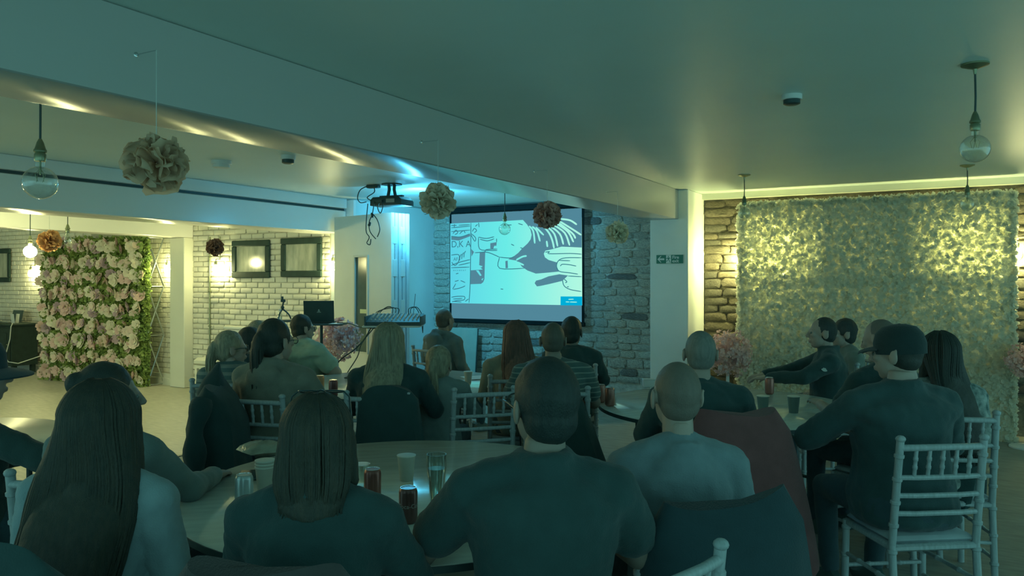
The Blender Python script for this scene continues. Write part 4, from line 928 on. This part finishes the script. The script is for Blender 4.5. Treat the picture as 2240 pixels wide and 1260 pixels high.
C_BLACK = cloth('black', (0.0256, 0.0695, 0.0695)); C_NAVY = cloth('navy', (0.0192, 0.0549, 0.0648)); C_JEANS = cloth('jeans', (0.0366, 0.0805, 0.0952)); C_DARK = cloth('dark', (0.0307, 0.0732, 0.0695))
C_CAP = cloth('cap', (.014, .038, .038)); M_SHOE = mat('dark_shoe', (.06, .12, .11), 0.5)
M_SPEC = mat('spectacle_frame', (.05, .08, .08), 0.3)
LATE = []
SCREEN_C = Vector((-5.2, 9.1))
def person(label, px, Z, top, head=None, face=None, body=0.0, hyaw=0.0, hpitch=0.0, hroll=0.0, build=1.0, sw=1.0, lean=0.04, hair=('short', 'dark'), shirt=None, sleeve='long', hood=False, collar=False, legs=None, skin='light', arms='lap', glasses=None, hat=None, beard=False, strands=0, sit=True, chair_label=None, chair_off=.03, hscale=1.0, custom=None, vox=.011, child=1.0, extra=None, sweep=0.0, hlen=1.0, hwide=1.0):
    x, y = P(px, Z)
    if face is None: d = SCREEN_C - Vector((x, y)); H = math.atan2(-d.x, d.y)
    else: H = math.atan2(-(face[0] - x), face[1] - y)
    H += math.radians(body)
    SEAT = .476; k = (top - SEAT) / (1.31 - SEAT); g = child
    def zz(z): return SEAT + (z - .47) * k
    ly = lambda z: lean * (z - .5) / .8
    hcz = top - .117 * hscale; hy = ly(1.2) + .02
    Hm = Matrix.Rotation(H, 3, 'Z'); off = Hm @ Vector((0, hy, 0)); ox, oy = x - off.x, y - off.y
    t = thing('person', label, 'person', (ox, oy, 0), H)
    shx = .178 * sw; b_ = build
    MH = Matrix.Translation((0, hy, hcz)) @ Matrix.Rotation(math.radians(hyaw), 4, 'Z') @ Matrix.Rotation(math.radians(-hpitch), 4, 'X') @ Matrix.Rotation(math.radians(hroll), 4, 'Y') @ Matrix.Scale(hscale, 4)
    A_ = {'lap': ((.235, .03, .74), (.10, .26, .64)), 'table': ((.255, .13, .765), (.16, .36, .795)), 'crossed': ((.255, .12, .76), (-.06, .23, .80)), 'down': ((.24, -.01, .72), (.16, .20, .62))}
    arm = {}
    for s in (-1, 1):
        spec = A_[arms if isinstance(arms, str) else arms[0 if s < 0 else 1]] if custom is None or s not in custom else custom[s]
        e, wv = Vector(spec[0]), Vector(spec[1])
        e = Vector((s * e.x * (0.5 + .5 * sw * max(b_, .9)), e.y, zz(e.z))); wv = Vector((s * wv.x, wv.y, zz(wv.z)))
        arm[s] = (Vector((s * shx, ly(.97), zz(.965))), e, wv)
    def torso(bb, inf, upto=1.2, belly=0.0):
        R_ = [(.470, .155, .125, .0), (.50, .180, .150, .0), (.57, .178, .150, 0), (.66, .160, .130, .0), (.74, .150, .120, 0), (.82, .160, .122, 0), (.90, .170, .122, 0), (.945, .168, .108, 0), (.985, .140, .088, 0), (1.02, .095, .070, 0), (1.055, .064, .060, 0), (1.12, .056, .055, 0)]
        sp = []
        for z, rx, ry, _ in R_:
            if z > upto: break
            f = b_ if z < 1.0 else (1 + (b_ - 1) * .45)
            rx2 = rx * f * (sw if z > .9 else 1)
            sp.append((0, ly(z) - (.012 if z > .9 else 0) + (belly * (.02 if .55 < z < .9 else 0)), zz(z) if z > .471 else SEAT, rx2 * g + inf, ry * f * g + inf + (belly * (.02 if .55 < z < .9 else 0))))
        bb.rings(sp, 22)
    def limbs(bb, inf, sleeve_, r=1.0, sh=None):
        for s in (-1, 1):
            a, e, wv = arm[s]; f = (.5 + .5 * b_) * g * r
            n0 = Vector((0, ly(1.06) - .012, zz(1.045)))
            i2 = inf if sh is None else sh
            bb.cap(n0, a + Vector((-s * .02, 0, .012)), .042 * f + i2 * .7, .056 * f + i2)
            bb.cap(a + Vector((-s * .03, 0, -.012)), a, .068 * f + i2, .062 * f + i2)
            if sleeve_ == 'short': bb.cap(a, a.lerp(e, .62), .058 * f + inf, .056 * f + inf * 1.3)
            else:
                bb.cap(a, e, .056 * f + (inf if sh is None else -.006), .046 * f + (inf if sh is None else -.003))
                bb.cap(e, e.lerp(wv, .95 if sleeve_ == 'long' else 1), .045 * f + inf, .031 * f + inf * (.8 if sleeve_ == 'long' else 1))
    # body
    bb = MB(); torso(bb, -.016); limbs(bb, 0, 'all', 1.0, -.016)
    hip = {}
    for s in (-1, 1):
        h0 = Vector((s * .085, .02, SEAT + .085)); kn = Vector((s * .125 * b_, .43 * g, SEAT + .055)); an = Vector((s * .12, .45 * g, .085)); hip[s] = (h0, kn, an)
        bb.cap(h0, kn, .082 * b_ * g, .055 * g); bb.cap(kn, an, .052 * g, .036 * g); bb.ell(an + Vector((0, .055, -.045)), (.042, .12, .034))
    J = {'body': later(bb, .013, 4)}
    # clothes
    sb_ = MB(); torso(sb_, .013, 1.056, 1.0 if b_ > 1.15 else 0); limbs(sb_, .012, sleeve)
    if hood: 
        for a_ in range(12):
            t0, t1 = a_ * .5236, (a_ + 1) * .5236
            sb_.cap((.088 * math.cos(t0), ly(1.08) - .025 + .082 * math.sin(t0), zz(1.055) - .02 * math.sin(t0)), (.088 * math.cos(t1), ly(1.08) - .025 + .082 * math.sin(t1), zz(1.055) - .02 * math.sin(t1)), .028, .028, 8)
        sb_.ell((0, ly(1.0) - .125, zz(.985)), (.115, .045, .085))
    if collar:
        for a_ in range(12):
            t0, t1 = a_ * .5236, (a_ + 1) * .5236
            sb_.cap((.068 * math.cos(t0), ly(1.09) - .02 + .066 * math.sin(t0), zz(1.065)), (.068 * math.cos(t1), ly(1.09) - .02 + .066 * math.sin(t1), zz(1.065)), .022, .022, 8)
    J['shirt'] = later(sb_, vox, 5, .020, .08)
    tb = MB(); torso(tb, .009, .67)
    for s in (-1, 1):
        h0, kn, an = hip[s]; tb.cap(h0, kn, .088 * b_ * g, .064 * g); tb.cap(kn, an + Vector((0, 0, .02)), .061 * g, .05 * g)
    J['trousers'] = later(tb, .014, 5, .012, .1)
    # hair in head space
    ht, hc = hair; hb_ = MB(); J['hair'] = None; HS = []
    r_ = random.Random(hash(label) % 1000 if False else sum(map(ord, label)))
    def tail(pts, rad, n=12):
        hb_.tube(catm(pts, 4), [rad_at for rad_at in np.interp(np.linspace(0, 1, (len(pts) - 1) * 4 + 1), np.linspace(0, 1, len(rad)), rad)], n)
    if ht in ('crop', 'shaved'):
        e = .005 if ht == 'crop' else .0015
        hb_.ell((0, -.020, .024), (.073 + e, .088 + e, .0925 + e)); hb_.ell((0, -.040, -.02), (.066 + e, .055 + e, .06))
    elif ht in ('short', 'long', 'bun', 'ponytail', 'bob'): skull_cap(hb_, .013 if ht != 'long' else .018)
    if ht == 'long' or ht == 'bob':
        Lh = (-.50 if ht == 'long' else -.19) * hlen
        w0 = (.098 if ht == 'long' else .086) * hwide
        hb_.rings([(0, -.05, .06, .075, .055), (0, -.055, .0, .092, .062), (0, -.06, -.06, w0, .060), (0, -.085 if ht == 'long' else -.07, -.13, w0 * 1.06, .06), (0, -.135 if ht == 'long' else -.085, -.2 if ht == 'long' else -.165, w0 * (1.12 if ht == 'long' else .8), .052)] + ([(sweep * .4, -.175, -.2 + (Lh + .2) * .4, w0 * 1.1, .062), (sweep * .75, -.205, -.2 + (Lh + .2) * .75, w0 * .95, .045), (sweep, -.20, Lh, w0 * .6, .03)] if ht == 'long' else []), 18)
        for s in (-1, 1): hb_.cap((s * .072, .0, .02), (s * .086, .005, -.14 if ht == 'long' else -.10), .026, .020)
        for i in range(strands):
            th = r_.uniform(-1.95, 1.95); e = .017 if ht == 'bob' else .022
            R3 = (.073 + e, .094 + e - .005, .093 + e - .004)
            pts = [(R3[0] * math.sin(th) * math.sin(p_), -.026 - R3[1] * math.cos(th) * math.sin(p_), .036 + R3[2] * math.cos(p_)) for p_ in (.25, .75, 1.25, 1.65)]
            sx = math.sin(max(-1.5, min(1.5, th))); by = -.065 - .058 * math.cos(th * .8); wv = r_.uniform(0, 6.28)
            if ht == 'bob': pts += [(sx * (w0 + .008), by - .004, -.07), (sx * w0 * .95, by - .004, -.13), (sx * (w0 * .88 + r_.uniform(-.012, .012)), by - .006, Lh * r_.uniform(.75, 1.25))]
            else:
                pts += [(sx * (w0 * 1.04 + .012), by - .008, -.10), (sx * (w0 * 1.15 + .01), by - .045, -.2)]
                for f_, ww in ((.35, 1.12), (.7, .95), (1.0, .62)):
                    zq = -.2 + (Lh * r_.uniform(.92, 1.1) + .2) * f_
                    pts.append((sx * (w0 * ww) + sweep * f_ + .006 * math.sin(wv + f_ * 5) + r_.uniform(-.008, .008), by - .055 - .06 * f_, zq))
            HS.append((pts, r_.uniform(.0025, .006)))
    if ht == 'ponytail':
        tail([(0, -.095, .05), (0, -.125, .03), (0, -.14, -.05), (0.01, -.145, -.16), (.012, -.15, -.26)], [.022, .030, .036, .032, .012])
        for i in range(strands):
            a = r_.uniform(0, 6.28); c_, s_ = math.cos(a) * .034, math.sin(a) * .030
            HS.append(([(c_ * .6, -.11 + s_ * .6, .045), (c_, -.14 + s_, -.04), (.01 + c_ * 1.1, -.148 + s_, -.16), (.012 + c_ * .8, -.152 + s_ * .8, r_.uniform(-.30, -.22))], .005))
    if ht == 'bun': hb_.ell((0, -.115, .06), (.042, .036, .042))
    if beard: hb_.ell((0, .045, -.07), (.056, .052, .045))
    if ht != 'bald': J['hair'] = later(hb_, .0075 if ht not in ('shaved', 'crop') else .006, 4, .006 if ht not in ('shaved', 'crop') else 0, .03)
    def finish():
        hco, hf = arrays(J_HEAD['me']); parts = [arrays(J['body']['me']), (xfa(hco, MH), hf)]
        for s in (-1, 1):
            a, e, wv = arm[s]; d = (wv - e).normalized(); up = Vector((0, 0, 1)); up = (up - d * up.dot(d)).normalized(); xx = d.cross(up)
            M_ = Matrix((( xx.x, d.x, up.x, wv.x), (xx.y, d.y, up.y, wv.y), (xx.z, d.z, up.z, wv.z), (0, 0, 0, 1)))
            if s > 0: M_ = M_ @ Matrix.Scale(-1, 4, (1, 0, 0))
            co, fs = arrays(J_HAND['grip' if arms == 'crossed' else 'relaxed']['me'])
            parts.append((xfa(co * (.5 + .5 * g), M_), [f[::-1] for f in fs] if s > 0 else fs))
        obj('body', join('body', parts), SKIN[skin], t)
        obj('top', J['shirt']['me'], shirt or C_BLACK, t); obj('trousers', J['trousers']['me'], legs or C_JEANS, t)
        for s in (-1, 1):
            an = hip[s][2]; obj('shoe', MB().loft([[an + Vector((ww * c_, yy, -.085 + .002 if i_ in (0, 1, 4) and False else zb + (zt - zb) * u_)) for c_, u_, i_ in ((-1, 0, 0), (1, 0, 1), (1, .6, 2), (.5, 1, 3), (-.5, 1, 4), (-1, .6, 5))] for yy, ww, zb, zt in ((-.075, .03, -.084, -.01), (-.04, .042, -.084, .01), (.04, .046, -.084, .0), (.12, .05, -.084, -.035), (.18, .03, -.084, -.05))]), M_SHOE, t)
            ep = MH @ Vector((s * .031, .081, .002)); obj('eye', EYE, None, t, ep, None, (hscale,) * 3)
        if J['hair']:
            co, fs = arrays(J['hair']['me']); hp = [(co, fs)]
            for pts, rr in HS:
                sb2 = MB().tube(catm(pts, 3), [rr * q_ for q_ in np.interp(np.linspace(0, 1, (len(pts) - 1) * 3 + 1), [0, .3, 1], [.5, 1, .25])], 5); hp.append((np.array(sb2.v, np.float32), sb2.f))
            me = join('hair', [(xfa(c2, MH), f2) for c2, f2 in hp]); obj('hair', me, HAIR[hc], t)
            if ht == 'ponytail': obj('hair_tie', MB().lathe([(.02, -.008), (.030, -.004), (.030, .004), (.02, .008)], 14).xf(MH @ Matrix.Translation((0, -.112, .045)) @ Matrix.Rotation(1.2, 4, 'X')), M_BLACK, t)
        if glasses:
            gz = {'eyes': (.112, .004, 0), 'top': (.045, .132, 1.45)}[glasses]; G_ = MB()
            Mg = MH @ Matrix.Translation((0, gz[0] - .01, gz[1])) @ Matrix.Rotation(gz[2] * .9, 4, 'X')
            for s in (-1, 1):
                lp_ = [(s * .034 + .026 * math.cos(a), 0, .02 * math.sin(a)) for a in np.linspace(0, 6.283, 17)]; G_.tube(lp_, .0026, 6, False)
                G_.tube([(s * .06, 0, .005), (s * .076, -.015, .006), (s * .083, -.06, .006), (s * .082, -.11, -.004)], .0026, 6)
            G_.tube([(-.009, 0, .004), (0, .003, .007), (.009, 0, .004)], .0025, 6)
            go = obj('glasses', G_.xf(Mg), M_SPEC, t)
            for s in (-1, 1): obj('lens', MB().lathe([(.002, -.0008), (.0255, -.0008), (.0255, .0008), (.002, .0008)], 18).xf(Mg @ Matrix.Translation((s * .034, 0, 0)) @ Matrix.Rotation(math.pi / 2, 4, 'X') @ Matrix.Diagonal((1, .77, 1, 1))), M_GLASS if glasses == 'eyes' else mat('tinted_lens', (.1, .14, .13), .08), go)
        if hat == 'cap':
            co_ = obj('cap', MB().rings([(0, -.014, .002, .086, .106), (0, -.014, .05, .088, .108), (0, -.014, .09, .078, .096), (0, -.016, .118, .056, .07), (0, -.018, .130, .02, .025)], 22, 2).xf(MH), C_CAP, t)
            br = []
            for yy, ww, zo in ((.06, .078, .028), (.10, .074, .026), (.135, .058, .018), (.155, .030, .010)): br.append([(-ww, yy, zo - .006), (-ww * .5, yy, zo + .004), (0, yy, zo + .007), (ww * .5, yy, zo + .004), (ww, yy, zo - .006), (ww, yy, zo - .010), (ww * .5, yy, zo), (0, yy, zo + .003), (-ww * .5, yy, zo), (-ww, yy, zo - .010)])
            obj('peak', MB().loft(br).xf(MH), C_CAP, co_); obj('button', MB().ell((0, -.018, .127), (.009, .009, .006)).xf(MH), C_BLACK, co_)
        if hat == 'brim':
            co_ = obj('hat_crown', MB().rings([(0, -.012, .035, .088, .110), (0, -.012, .10, .085, .104), (0, -.012, .14, .07, .085), (0, -.012, .15, .03, .04)], 22, 2).xf(MH), C_NAVY, t)
            obj('hat_brim', MB().lathe([(.07, .036), (.10, .034), (.17, .022), (.205, .008), (.205, .001), (.17, .014), (.10, .026), (.07, .028)], 32).xf(MH @ Matrix.Translation((0, -.012, 0))), C_NAVY, co_)
        if extra: extra(t, MH, arm, zz, ly)
    LATE.append(finish)
    if chair_label:
        v = Hm @ Vector((0, chair_off, 0)); chair(chair_label, ox + v.x, oy + v.y, H, 'chiavari chairs around the tables')
        return (ox + v.x, oy + v.y, H)
    return (ox, oy, H)

# front table
def p1_extra(t, MH, arm, zz, ly): pass
S1 = person('woman with very long wavy brown hair in pale blouse, front left', 230, 2.30, 1.275, sw=1.0, build=1.0, hair=('long', 'brown'), strands=330, sweep=-.06, hlen=1.18, hwide=1.14, shirt=cloth('pale_denim', (0.2947, 0.4100, 0.4356)), legs=C_DARK, hyaw=8, arms='lap', chair_off=-.23, chair_label='chair under the long-haired woman at front left', hscale=1.12, vox=.009)
person('person with hair bun seated beyond the long-haired woman, face in profile', 243, 2.93, 1.265, hyaw=-50, hair=('bun', 'dark'), shirt=cloth('grey_green', (0.1582, 0.2196, 0.2108)), skin='mid', arms=('lap', 'table'), custom={1: ((.26, .16, .80), (.20, .42, .775))}, chair_label='chair under the person with hair bun', hscale=1.03)
person('person in wide-brimmed hat cut off by the left edge', -42, 3.25, 1.30, face=(-2.6, 6.0), hair=('short', 'dark'), hat='brim', shirt=C_DARK, arms=('table', 'table'), custom={1: ((.34, .20, .86), (.40, .44, .80))}, chair_label='chair under the hat wearer at the left edge')
S4 = person('woman in black top with sunglasses pushed up on brown hair', 697, 2.10, 1.27, hair=('bob', 'brown'), strands=220, shirt=C_BLACK, sleeve='long', glasses='top', hyaw=6, sw=.96, build=1.0, hscale=1.04, arms='table', collar=True, chair_off=-.09, chair_label='chair under the woman with sunglasses on her head', vox=.009)
person('broad man in black short-sleeved shirt wearing glasses, front centre', 1187, 2.18, 1.36, hair=('short', 'black'), shirt=C_BLACK, sleeve='short', glasses='eyes', hyaw=24, sw=1.10, build=1.18, hscale=1.06, collar=True, skin='mid', arms='table', custom={-1: ((.31, .10, .78), (.26, .34, .80))}, vox=.010)
S6 = person('man with shaved head in grey-blue T-shirt', 1478, 2.56, 1.325, hair=('shaved', 'shaven'), shirt=cloth('grey_blue', (0.1757, 0.2526, 0.2745)), sleeve='short', hyaw=4, hpitch=-2, sw=.93, build=.95, skin='light', arms='lap', hscale=1.0, chair_label='chair under the shaved-head man in grey T-shirt', chair_off=-.02, vox=.009)
# right table
TBL = Vector(P(1604, 5.2)).to_2d() if False else Vector(P(1604, 5.2))
person('older man with short grey hair in black sweater at right table', 1531, 3.92, 1.335, hair=('crop', 'grey'), shirt=C_BLACK, hyaw=2, hpitch=-8, sw=1.06, build=1.1, body=-16, arms='table')
def jacket_patch(t, MH, arm, zz, ly):
    a, e, wv = arm[-1]; d = (e - a).normalized(); c0 = a.lerp(e, .38)
    n = Vector((-.9, -.25, .2)).normalized(); u = d; v = n.cross(u)
    for i, r0 in enumerate((.012, .021, .030)):
        pts = [c0 + n * .078 + (u * math.cos(q_) + v * math.sin(q_)) * r0 for q_ in np.linspace(0, 1.57, 6)]; obj('sleeve_emblem', MB().tube(pts, .0032, 6), M_SIGNW, t)
person('man in black jacket in profile reaching across the right table', 1798, 6.0, 1.295, face=P(1480, 6.3), hyaw=8, hair=('crop', 'black'), shirt=C_BLACK, collar=True, arms='table', sw=1.05, build=1.05, lean=.06, custom={1: ((.25, .24, .86), (.10, .50, .82)), -1: ((.26, .22, .86), (.16, .48, .83))}, chair_label='chair under the man in profile', extra=jacket_patch, hscale=1.04)
person('dark-haired person hidden behind the man in profile', 1843, 6.6, 1.24, face=P(1480, 6.6), hair=('short', 'black'), shirt=cloth('olive_grey', (0.1611, 0.2196, 0.1903)), chair_label='chair under the person behind the man in profile')
person('bald man with head tilted back at right table', 1924, 4.55, 1.355, face=P(1500, 6.4), hyaw=20, hpitch=14, hair=('shaved', 'shaven'), shirt=C_BLACK, sleeve='short', arms='table', sw=1.05, custom={1: ((.27, .2, .84), (.15, .40, .80))}, chair_label='chair under the bald man at right table')
person('large man in dark jacket and peaked cap at right table', 1962, 3.62, 1.37, face=P(1560, 6.0), hyaw=42, hpitch=4, hair=('crop', 'dark'), hat='cap', beard=False, shirt=cloth('dark_quilt', (0.0307, 0.0769, 0.0791)), sw=1.22, build=1.26, arms='table', custom={-1: ((.30, .18, .80), (.14, .36, .80))}, chair_off=-.03, chair_label='white chair under the man in peaked cap', hscale=1.08, collar=True)
def blots(t, MH, arm, zz, ly): pass
person('woman with long dark hair behind the man in peaked cap', 2046, 4.2, 1.29, body=-26, hyaw=26, face=P(1350, 8.0), hair=('long', 'dark'), strands=170, shirt=mat('cloth_blotched', (.46, .52, .48), 0.9, 0.1, 26, col2=(.04, .10, .095)), arms='lap', chair_label='white chair under the long dark-haired woman at right')
# middle table
S13 = person('woman with long blonde hair in black jacket at middle table', 853, 4.85, 1.30, hair=('long', 'blonde'), strands=190, shirt=C_BLACK, sw=1.06, build=1.08, hyaw=-4, arms='table', chair_label='chair under the long blonde-haired woman, left post bare')
person('woman in beige sweater with dark ponytail and glasses', 606, 4.75, 1.335, hyaw=-20, hair=('ponytail', 'dark'), strands=30, shirt=cloth('beige', (0.2123, 0.2229, 0.1752)), hood=True, glasses='eyes', sw=1.14, build=1.18, hscale=1.08, arms='table', chair_label='chair with clear back slats under the beige sweater')
person('girl with blonde ponytail in grey top facing the screen', 962, 5.05, 1.145, hair=('ponytail', 'blonde'), strands=50, shirt=cloth('child_grey', (0.1977, 0.2745, 0.2636)), sw=.82, build=.88, child=.9, hscale=.98, arms='table', hyaw=-12)
person('woman with long auburn hair and tan top', 1130, 5.65, 1.27, hair=('long', 'auburn'), strands=170, shirt=cloth('tan', (0.2635, 0.2635, 0.1933)), arms='lap', hroll=-4, chair_label='chair under the auburn-haired woman')
S17 = person('man in striped polo shirt with short brown hair', 1209, 5.05, 1.31, hair=('crop', 'stubble'), shirt=cloth('striped', (0.0732, 0.1391, 0.1318), stripes=((.24, .31, .27), .034, .22)), sleeve='short', sw=1.12, build=1.12, skin='mid', arms='table', hyaw=-4, chair_label='chair under the man in striped polo shirt')
person('person with short black hair and dark shirt by the stone wall', 1252, 6.35, 1.27, body=-14, hair=('short', 'black'), shirt=C_BLACK, skin='dark', arms='table', hyaw=-14, chair_label='chair under the dark-shirted person by stone wall')
person('man in hooded sweatshirt seated nearest the screen', 974, 7.85, 1.285, body=-28, hair=('crop', 'stubble'), shirt=cloth('hoodie', (0.1494, 0.2021, 0.1933)), hood=True, skin='mid', sw=1.08, build=1.08, arms='lap', chair_label='chair under the man in hooded sweatshirt')
person('large woman in pale green T-shirt and glasses', 664, 7.15, 1.25, face=(-4.6, 9.1), hyaw=-16, hair=('short', 'dark'), shirt=cloth('pale_green', (.36, .50, .38)), sleeve='short', glasses='eyes', sw=1.32, build=1.55, legs=cloth('pale_green_trouser', (0.2196, 0.3367, 0.2928)), skin='light', arms='crossed', chair_off=-.05, chair_label='chair under the woman in pale green T-shirt')
person('girl with blonde ponytail in striped top and glasses at left', 508, 5.45, 1.215, body=26, hyaw=-68, hair=('ponytail', 'blonde'), strands=40, shirt=cloth('navy_striped', (0.2196, 0.2635, 0.2343), stripes=((.08, .15, .15), .05, .55)), glasses='eyes', sw=.9, build=.92, skin='light', chair_label='chair under the girl in striped top')
person('dark-haired child with glasses behind the striped girl', 553, 6.1, 1.20, hyaw=-38, hair=('short', 'black'), shirt=C_NAVY, glasses='eyes', sw=.86, build=.9, child=.92, chair_label='chair under the dark-haired child with glasses')
person('light-haired person mostly hidden behind the ponytail woman', 570, 6.95, 1.205, hyaw=-20, hair=('short', 'blonde'), shirt=C_DARK, sw=.9, chair_label='chair under the hidden light-haired person')
run_jobs()
for f_ in LATE: f_()

# ------------------------------------------------------------------ empty chairs and coats
def fwd(H, k): return (-math.sin(H) * k, math.cos(H) * k)
x, y = P(1314, 2.03); chair('white chair under the broad man, its back top in the foreground', x, y, YAW + math.radians(42), 'chiavari chairs around the tables')
x, y = P(1040, 5.0); chair('angled chair under the blonde ponytail girl beside auburn hair', x, y, YAW + math.radians(16), 'chiavari chairs around the tables')
h7 = YAW + math.radians(5); f7 = fwd(h7, .24); x, y = P(1612, 3.6); S7 = (x + f7[0], y + f7[1], h7); chair('chair under the grey-haired man, draped with red coat', *S7, 'chiavari chairs around the tables')
def coat(name, label, x, y, H, m, top=.98, bottom=.42, w=.25, d=.085, hood=False, sleeves=True, seed=1, spread=1.15, skew=0.0, xo=0.0, tilt=0.0):
    q_ = random.Random(seed); t = thing(name, label, 'coat', (x, y, 0), H)
    b = MB(); n = 26; R_ = []
    for i in range(9):
        f = i / 8; z = top + (bottom - top) * f
        ww = w * (.86 + (spread - .86) * f ** .7); dd = d * (.55 + .75 * min(1, f * 3))
        if i == 0: ww *= .82; dd *= .5
        ring = []
        for k_ in range(n):
            a = 2 * math.pi * k_ / n; ca, sa = math.cos(a), math.sin(a)
            fold = 1 + .10 * f * math.sin(a * 6 + seed + f * 2) + .05 * f * math.sin(a * 11 + seed * 2)
            ring.append((xo + skew * f + ww * math.copysign(abs(ca) ** .8, ca) * fold, -.245 + .045 * f + dd * math.copysign(abs(sa) ** .8, sa) * fold, z + tilt * ww * ca * (1 - f) + .02 * math.sin(a * 2 + seed) * (i == 0) + .03 * f * math.sin(a * 3 + seed)))
        R_.append(ring)
    b.loft(R_); obj('coat_body', b, m, t)
    if hood: obj('hood', MB().rings([(-.05, -.26, top - .14, .13, .07), (-.05, -.27, top - .04, .12, .08), (-.07, -.265, top + .03, .085, .055), (-.10, -.26, top + .07, .04, .03), (-.13, -.25, top + .11, .008, .008)], 16).xf(Matrix.Identity(4)), m, t); obj('label_patch', MB().box((.07, -.356, top - .22), (.12, -.352, top - .16)), M_PAPER, t)
    if sleeves:
        for s in (-1, 1): obj('sleeve', MB().tube(catm([(s * w * .85, -.26, top - .05), (s * w * 1.18, -.28, top - .22), (s * w * 1.22 + skew * .5, -.27, top - .42), (s * w * 1.15 + skew, -.24, bottom + .05)]), [.05 + .012 * math.sin(i_ * .9) for i_ in range(19)], 10), m, t)
    return t
hd = YAW + math.radians(-80); f0 = fwd(hd, .24); x, y = P(472, 4.4); x += f0[0]; y += f0[1]
chair('chair completely covered by the black hooded coat', x, y, hd, 'chiavari chairs around the tables')
coat('draped_coat', 'black hooded coat hanging over chair by the lit floor', x, y, hd, cloth('coat_black', (0.0190, 0.0549, 0.0549)), top=.99, bottom=.40, w=.28, d=.12, hood=True, seed=3, spread=1.15)
coat('draped_jacket', 'black jacket hung behind the long blonde-haired woman', *S13, C_BLACK, top=.945, bottom=.45, w=.20, d=.05, seed=5, sleeves=False, spread=1.05, xo=.07)
coat('draped_jacket', 'dark jacket hung over chair of the striped-shirt man', *S17, C_DARK, top=.89, bottom=.42, w=.16, seed=6, spread=1.2, sleeves=False, skew=.12)
coat('draped_coat', 'dark red coat hung over chair at right table', *S7, cloth('red', (0.1903, 0.0769, 0.0769)), top=.975, bottom=.22, w=.262, d=.09, seed=7, spread=1.2, sleeves=False, skew=.08)
coat('draped_jacket', 'dark navy hooded jacket behind the shaved-head man', *S6, C_NAVY, top=.955, bottom=.28, w=.255, d=.10, seed=8, spread=1.1, skew=.0, sleeves=False, xo=.05, tilt=.12)
coat('draped_jacket', 'dark maroon jacket at the bottom edge below black top', *S4, cloth('maroon', (0.0586, 0.0571, 0.0549)), top=.955, bottom=.4, w=.25, seed=9, sleeves=False)
coat('draped_coat', 'black coat over chair at the bottom left corner', *S1, C_BLACK, top=.985, bottom=.4, w=.30, seed=10, sleeves=False)
x, y = P(2010, 4.25); coat('draped_jacket', 'black jacket hanging on the chair at far right', x, y + .05, YAW + math.radians(25), C_BLACK, top=.66, bottom=.42, w=.10, d=.10, seed=12, sleeves=False)
# crumpled bag on the front table
x, y = at(580, 990); bg = thing('plastic_bag', 'crumpled clear plastic bag at the far rim of front table', 'bag', (x, y, TH + .001), YAW)
b = MB(); qq = random.Random(5); R_ = []
for f, r0, z in ((0, .10, 0.0), (.3, .13, .012), (.6, .11, .035), (.85, .07, .05), (1, .02, .052)): R_.append([(r0 * math.cos(a) * qq.uniform(.8, 1.2), r0 * .7 * math.sin(a) * qq.uniform(.8, 1.2), max(0, z + qq.uniform(-.008, .008) * (f > 0))) for a in np.linspace(0, 6.283, 15)[:-1]])
obj('bag_film', b.loft(R_), mat('plastic_film', (.36, .38, .30), 0.15, 0.2, 20, 0.4, 30, spec=.8), bg); obj('snack_box', MB().bbox((-.06, -.04, .003), (.05, .04, .03), .006), M_CUP, bg)
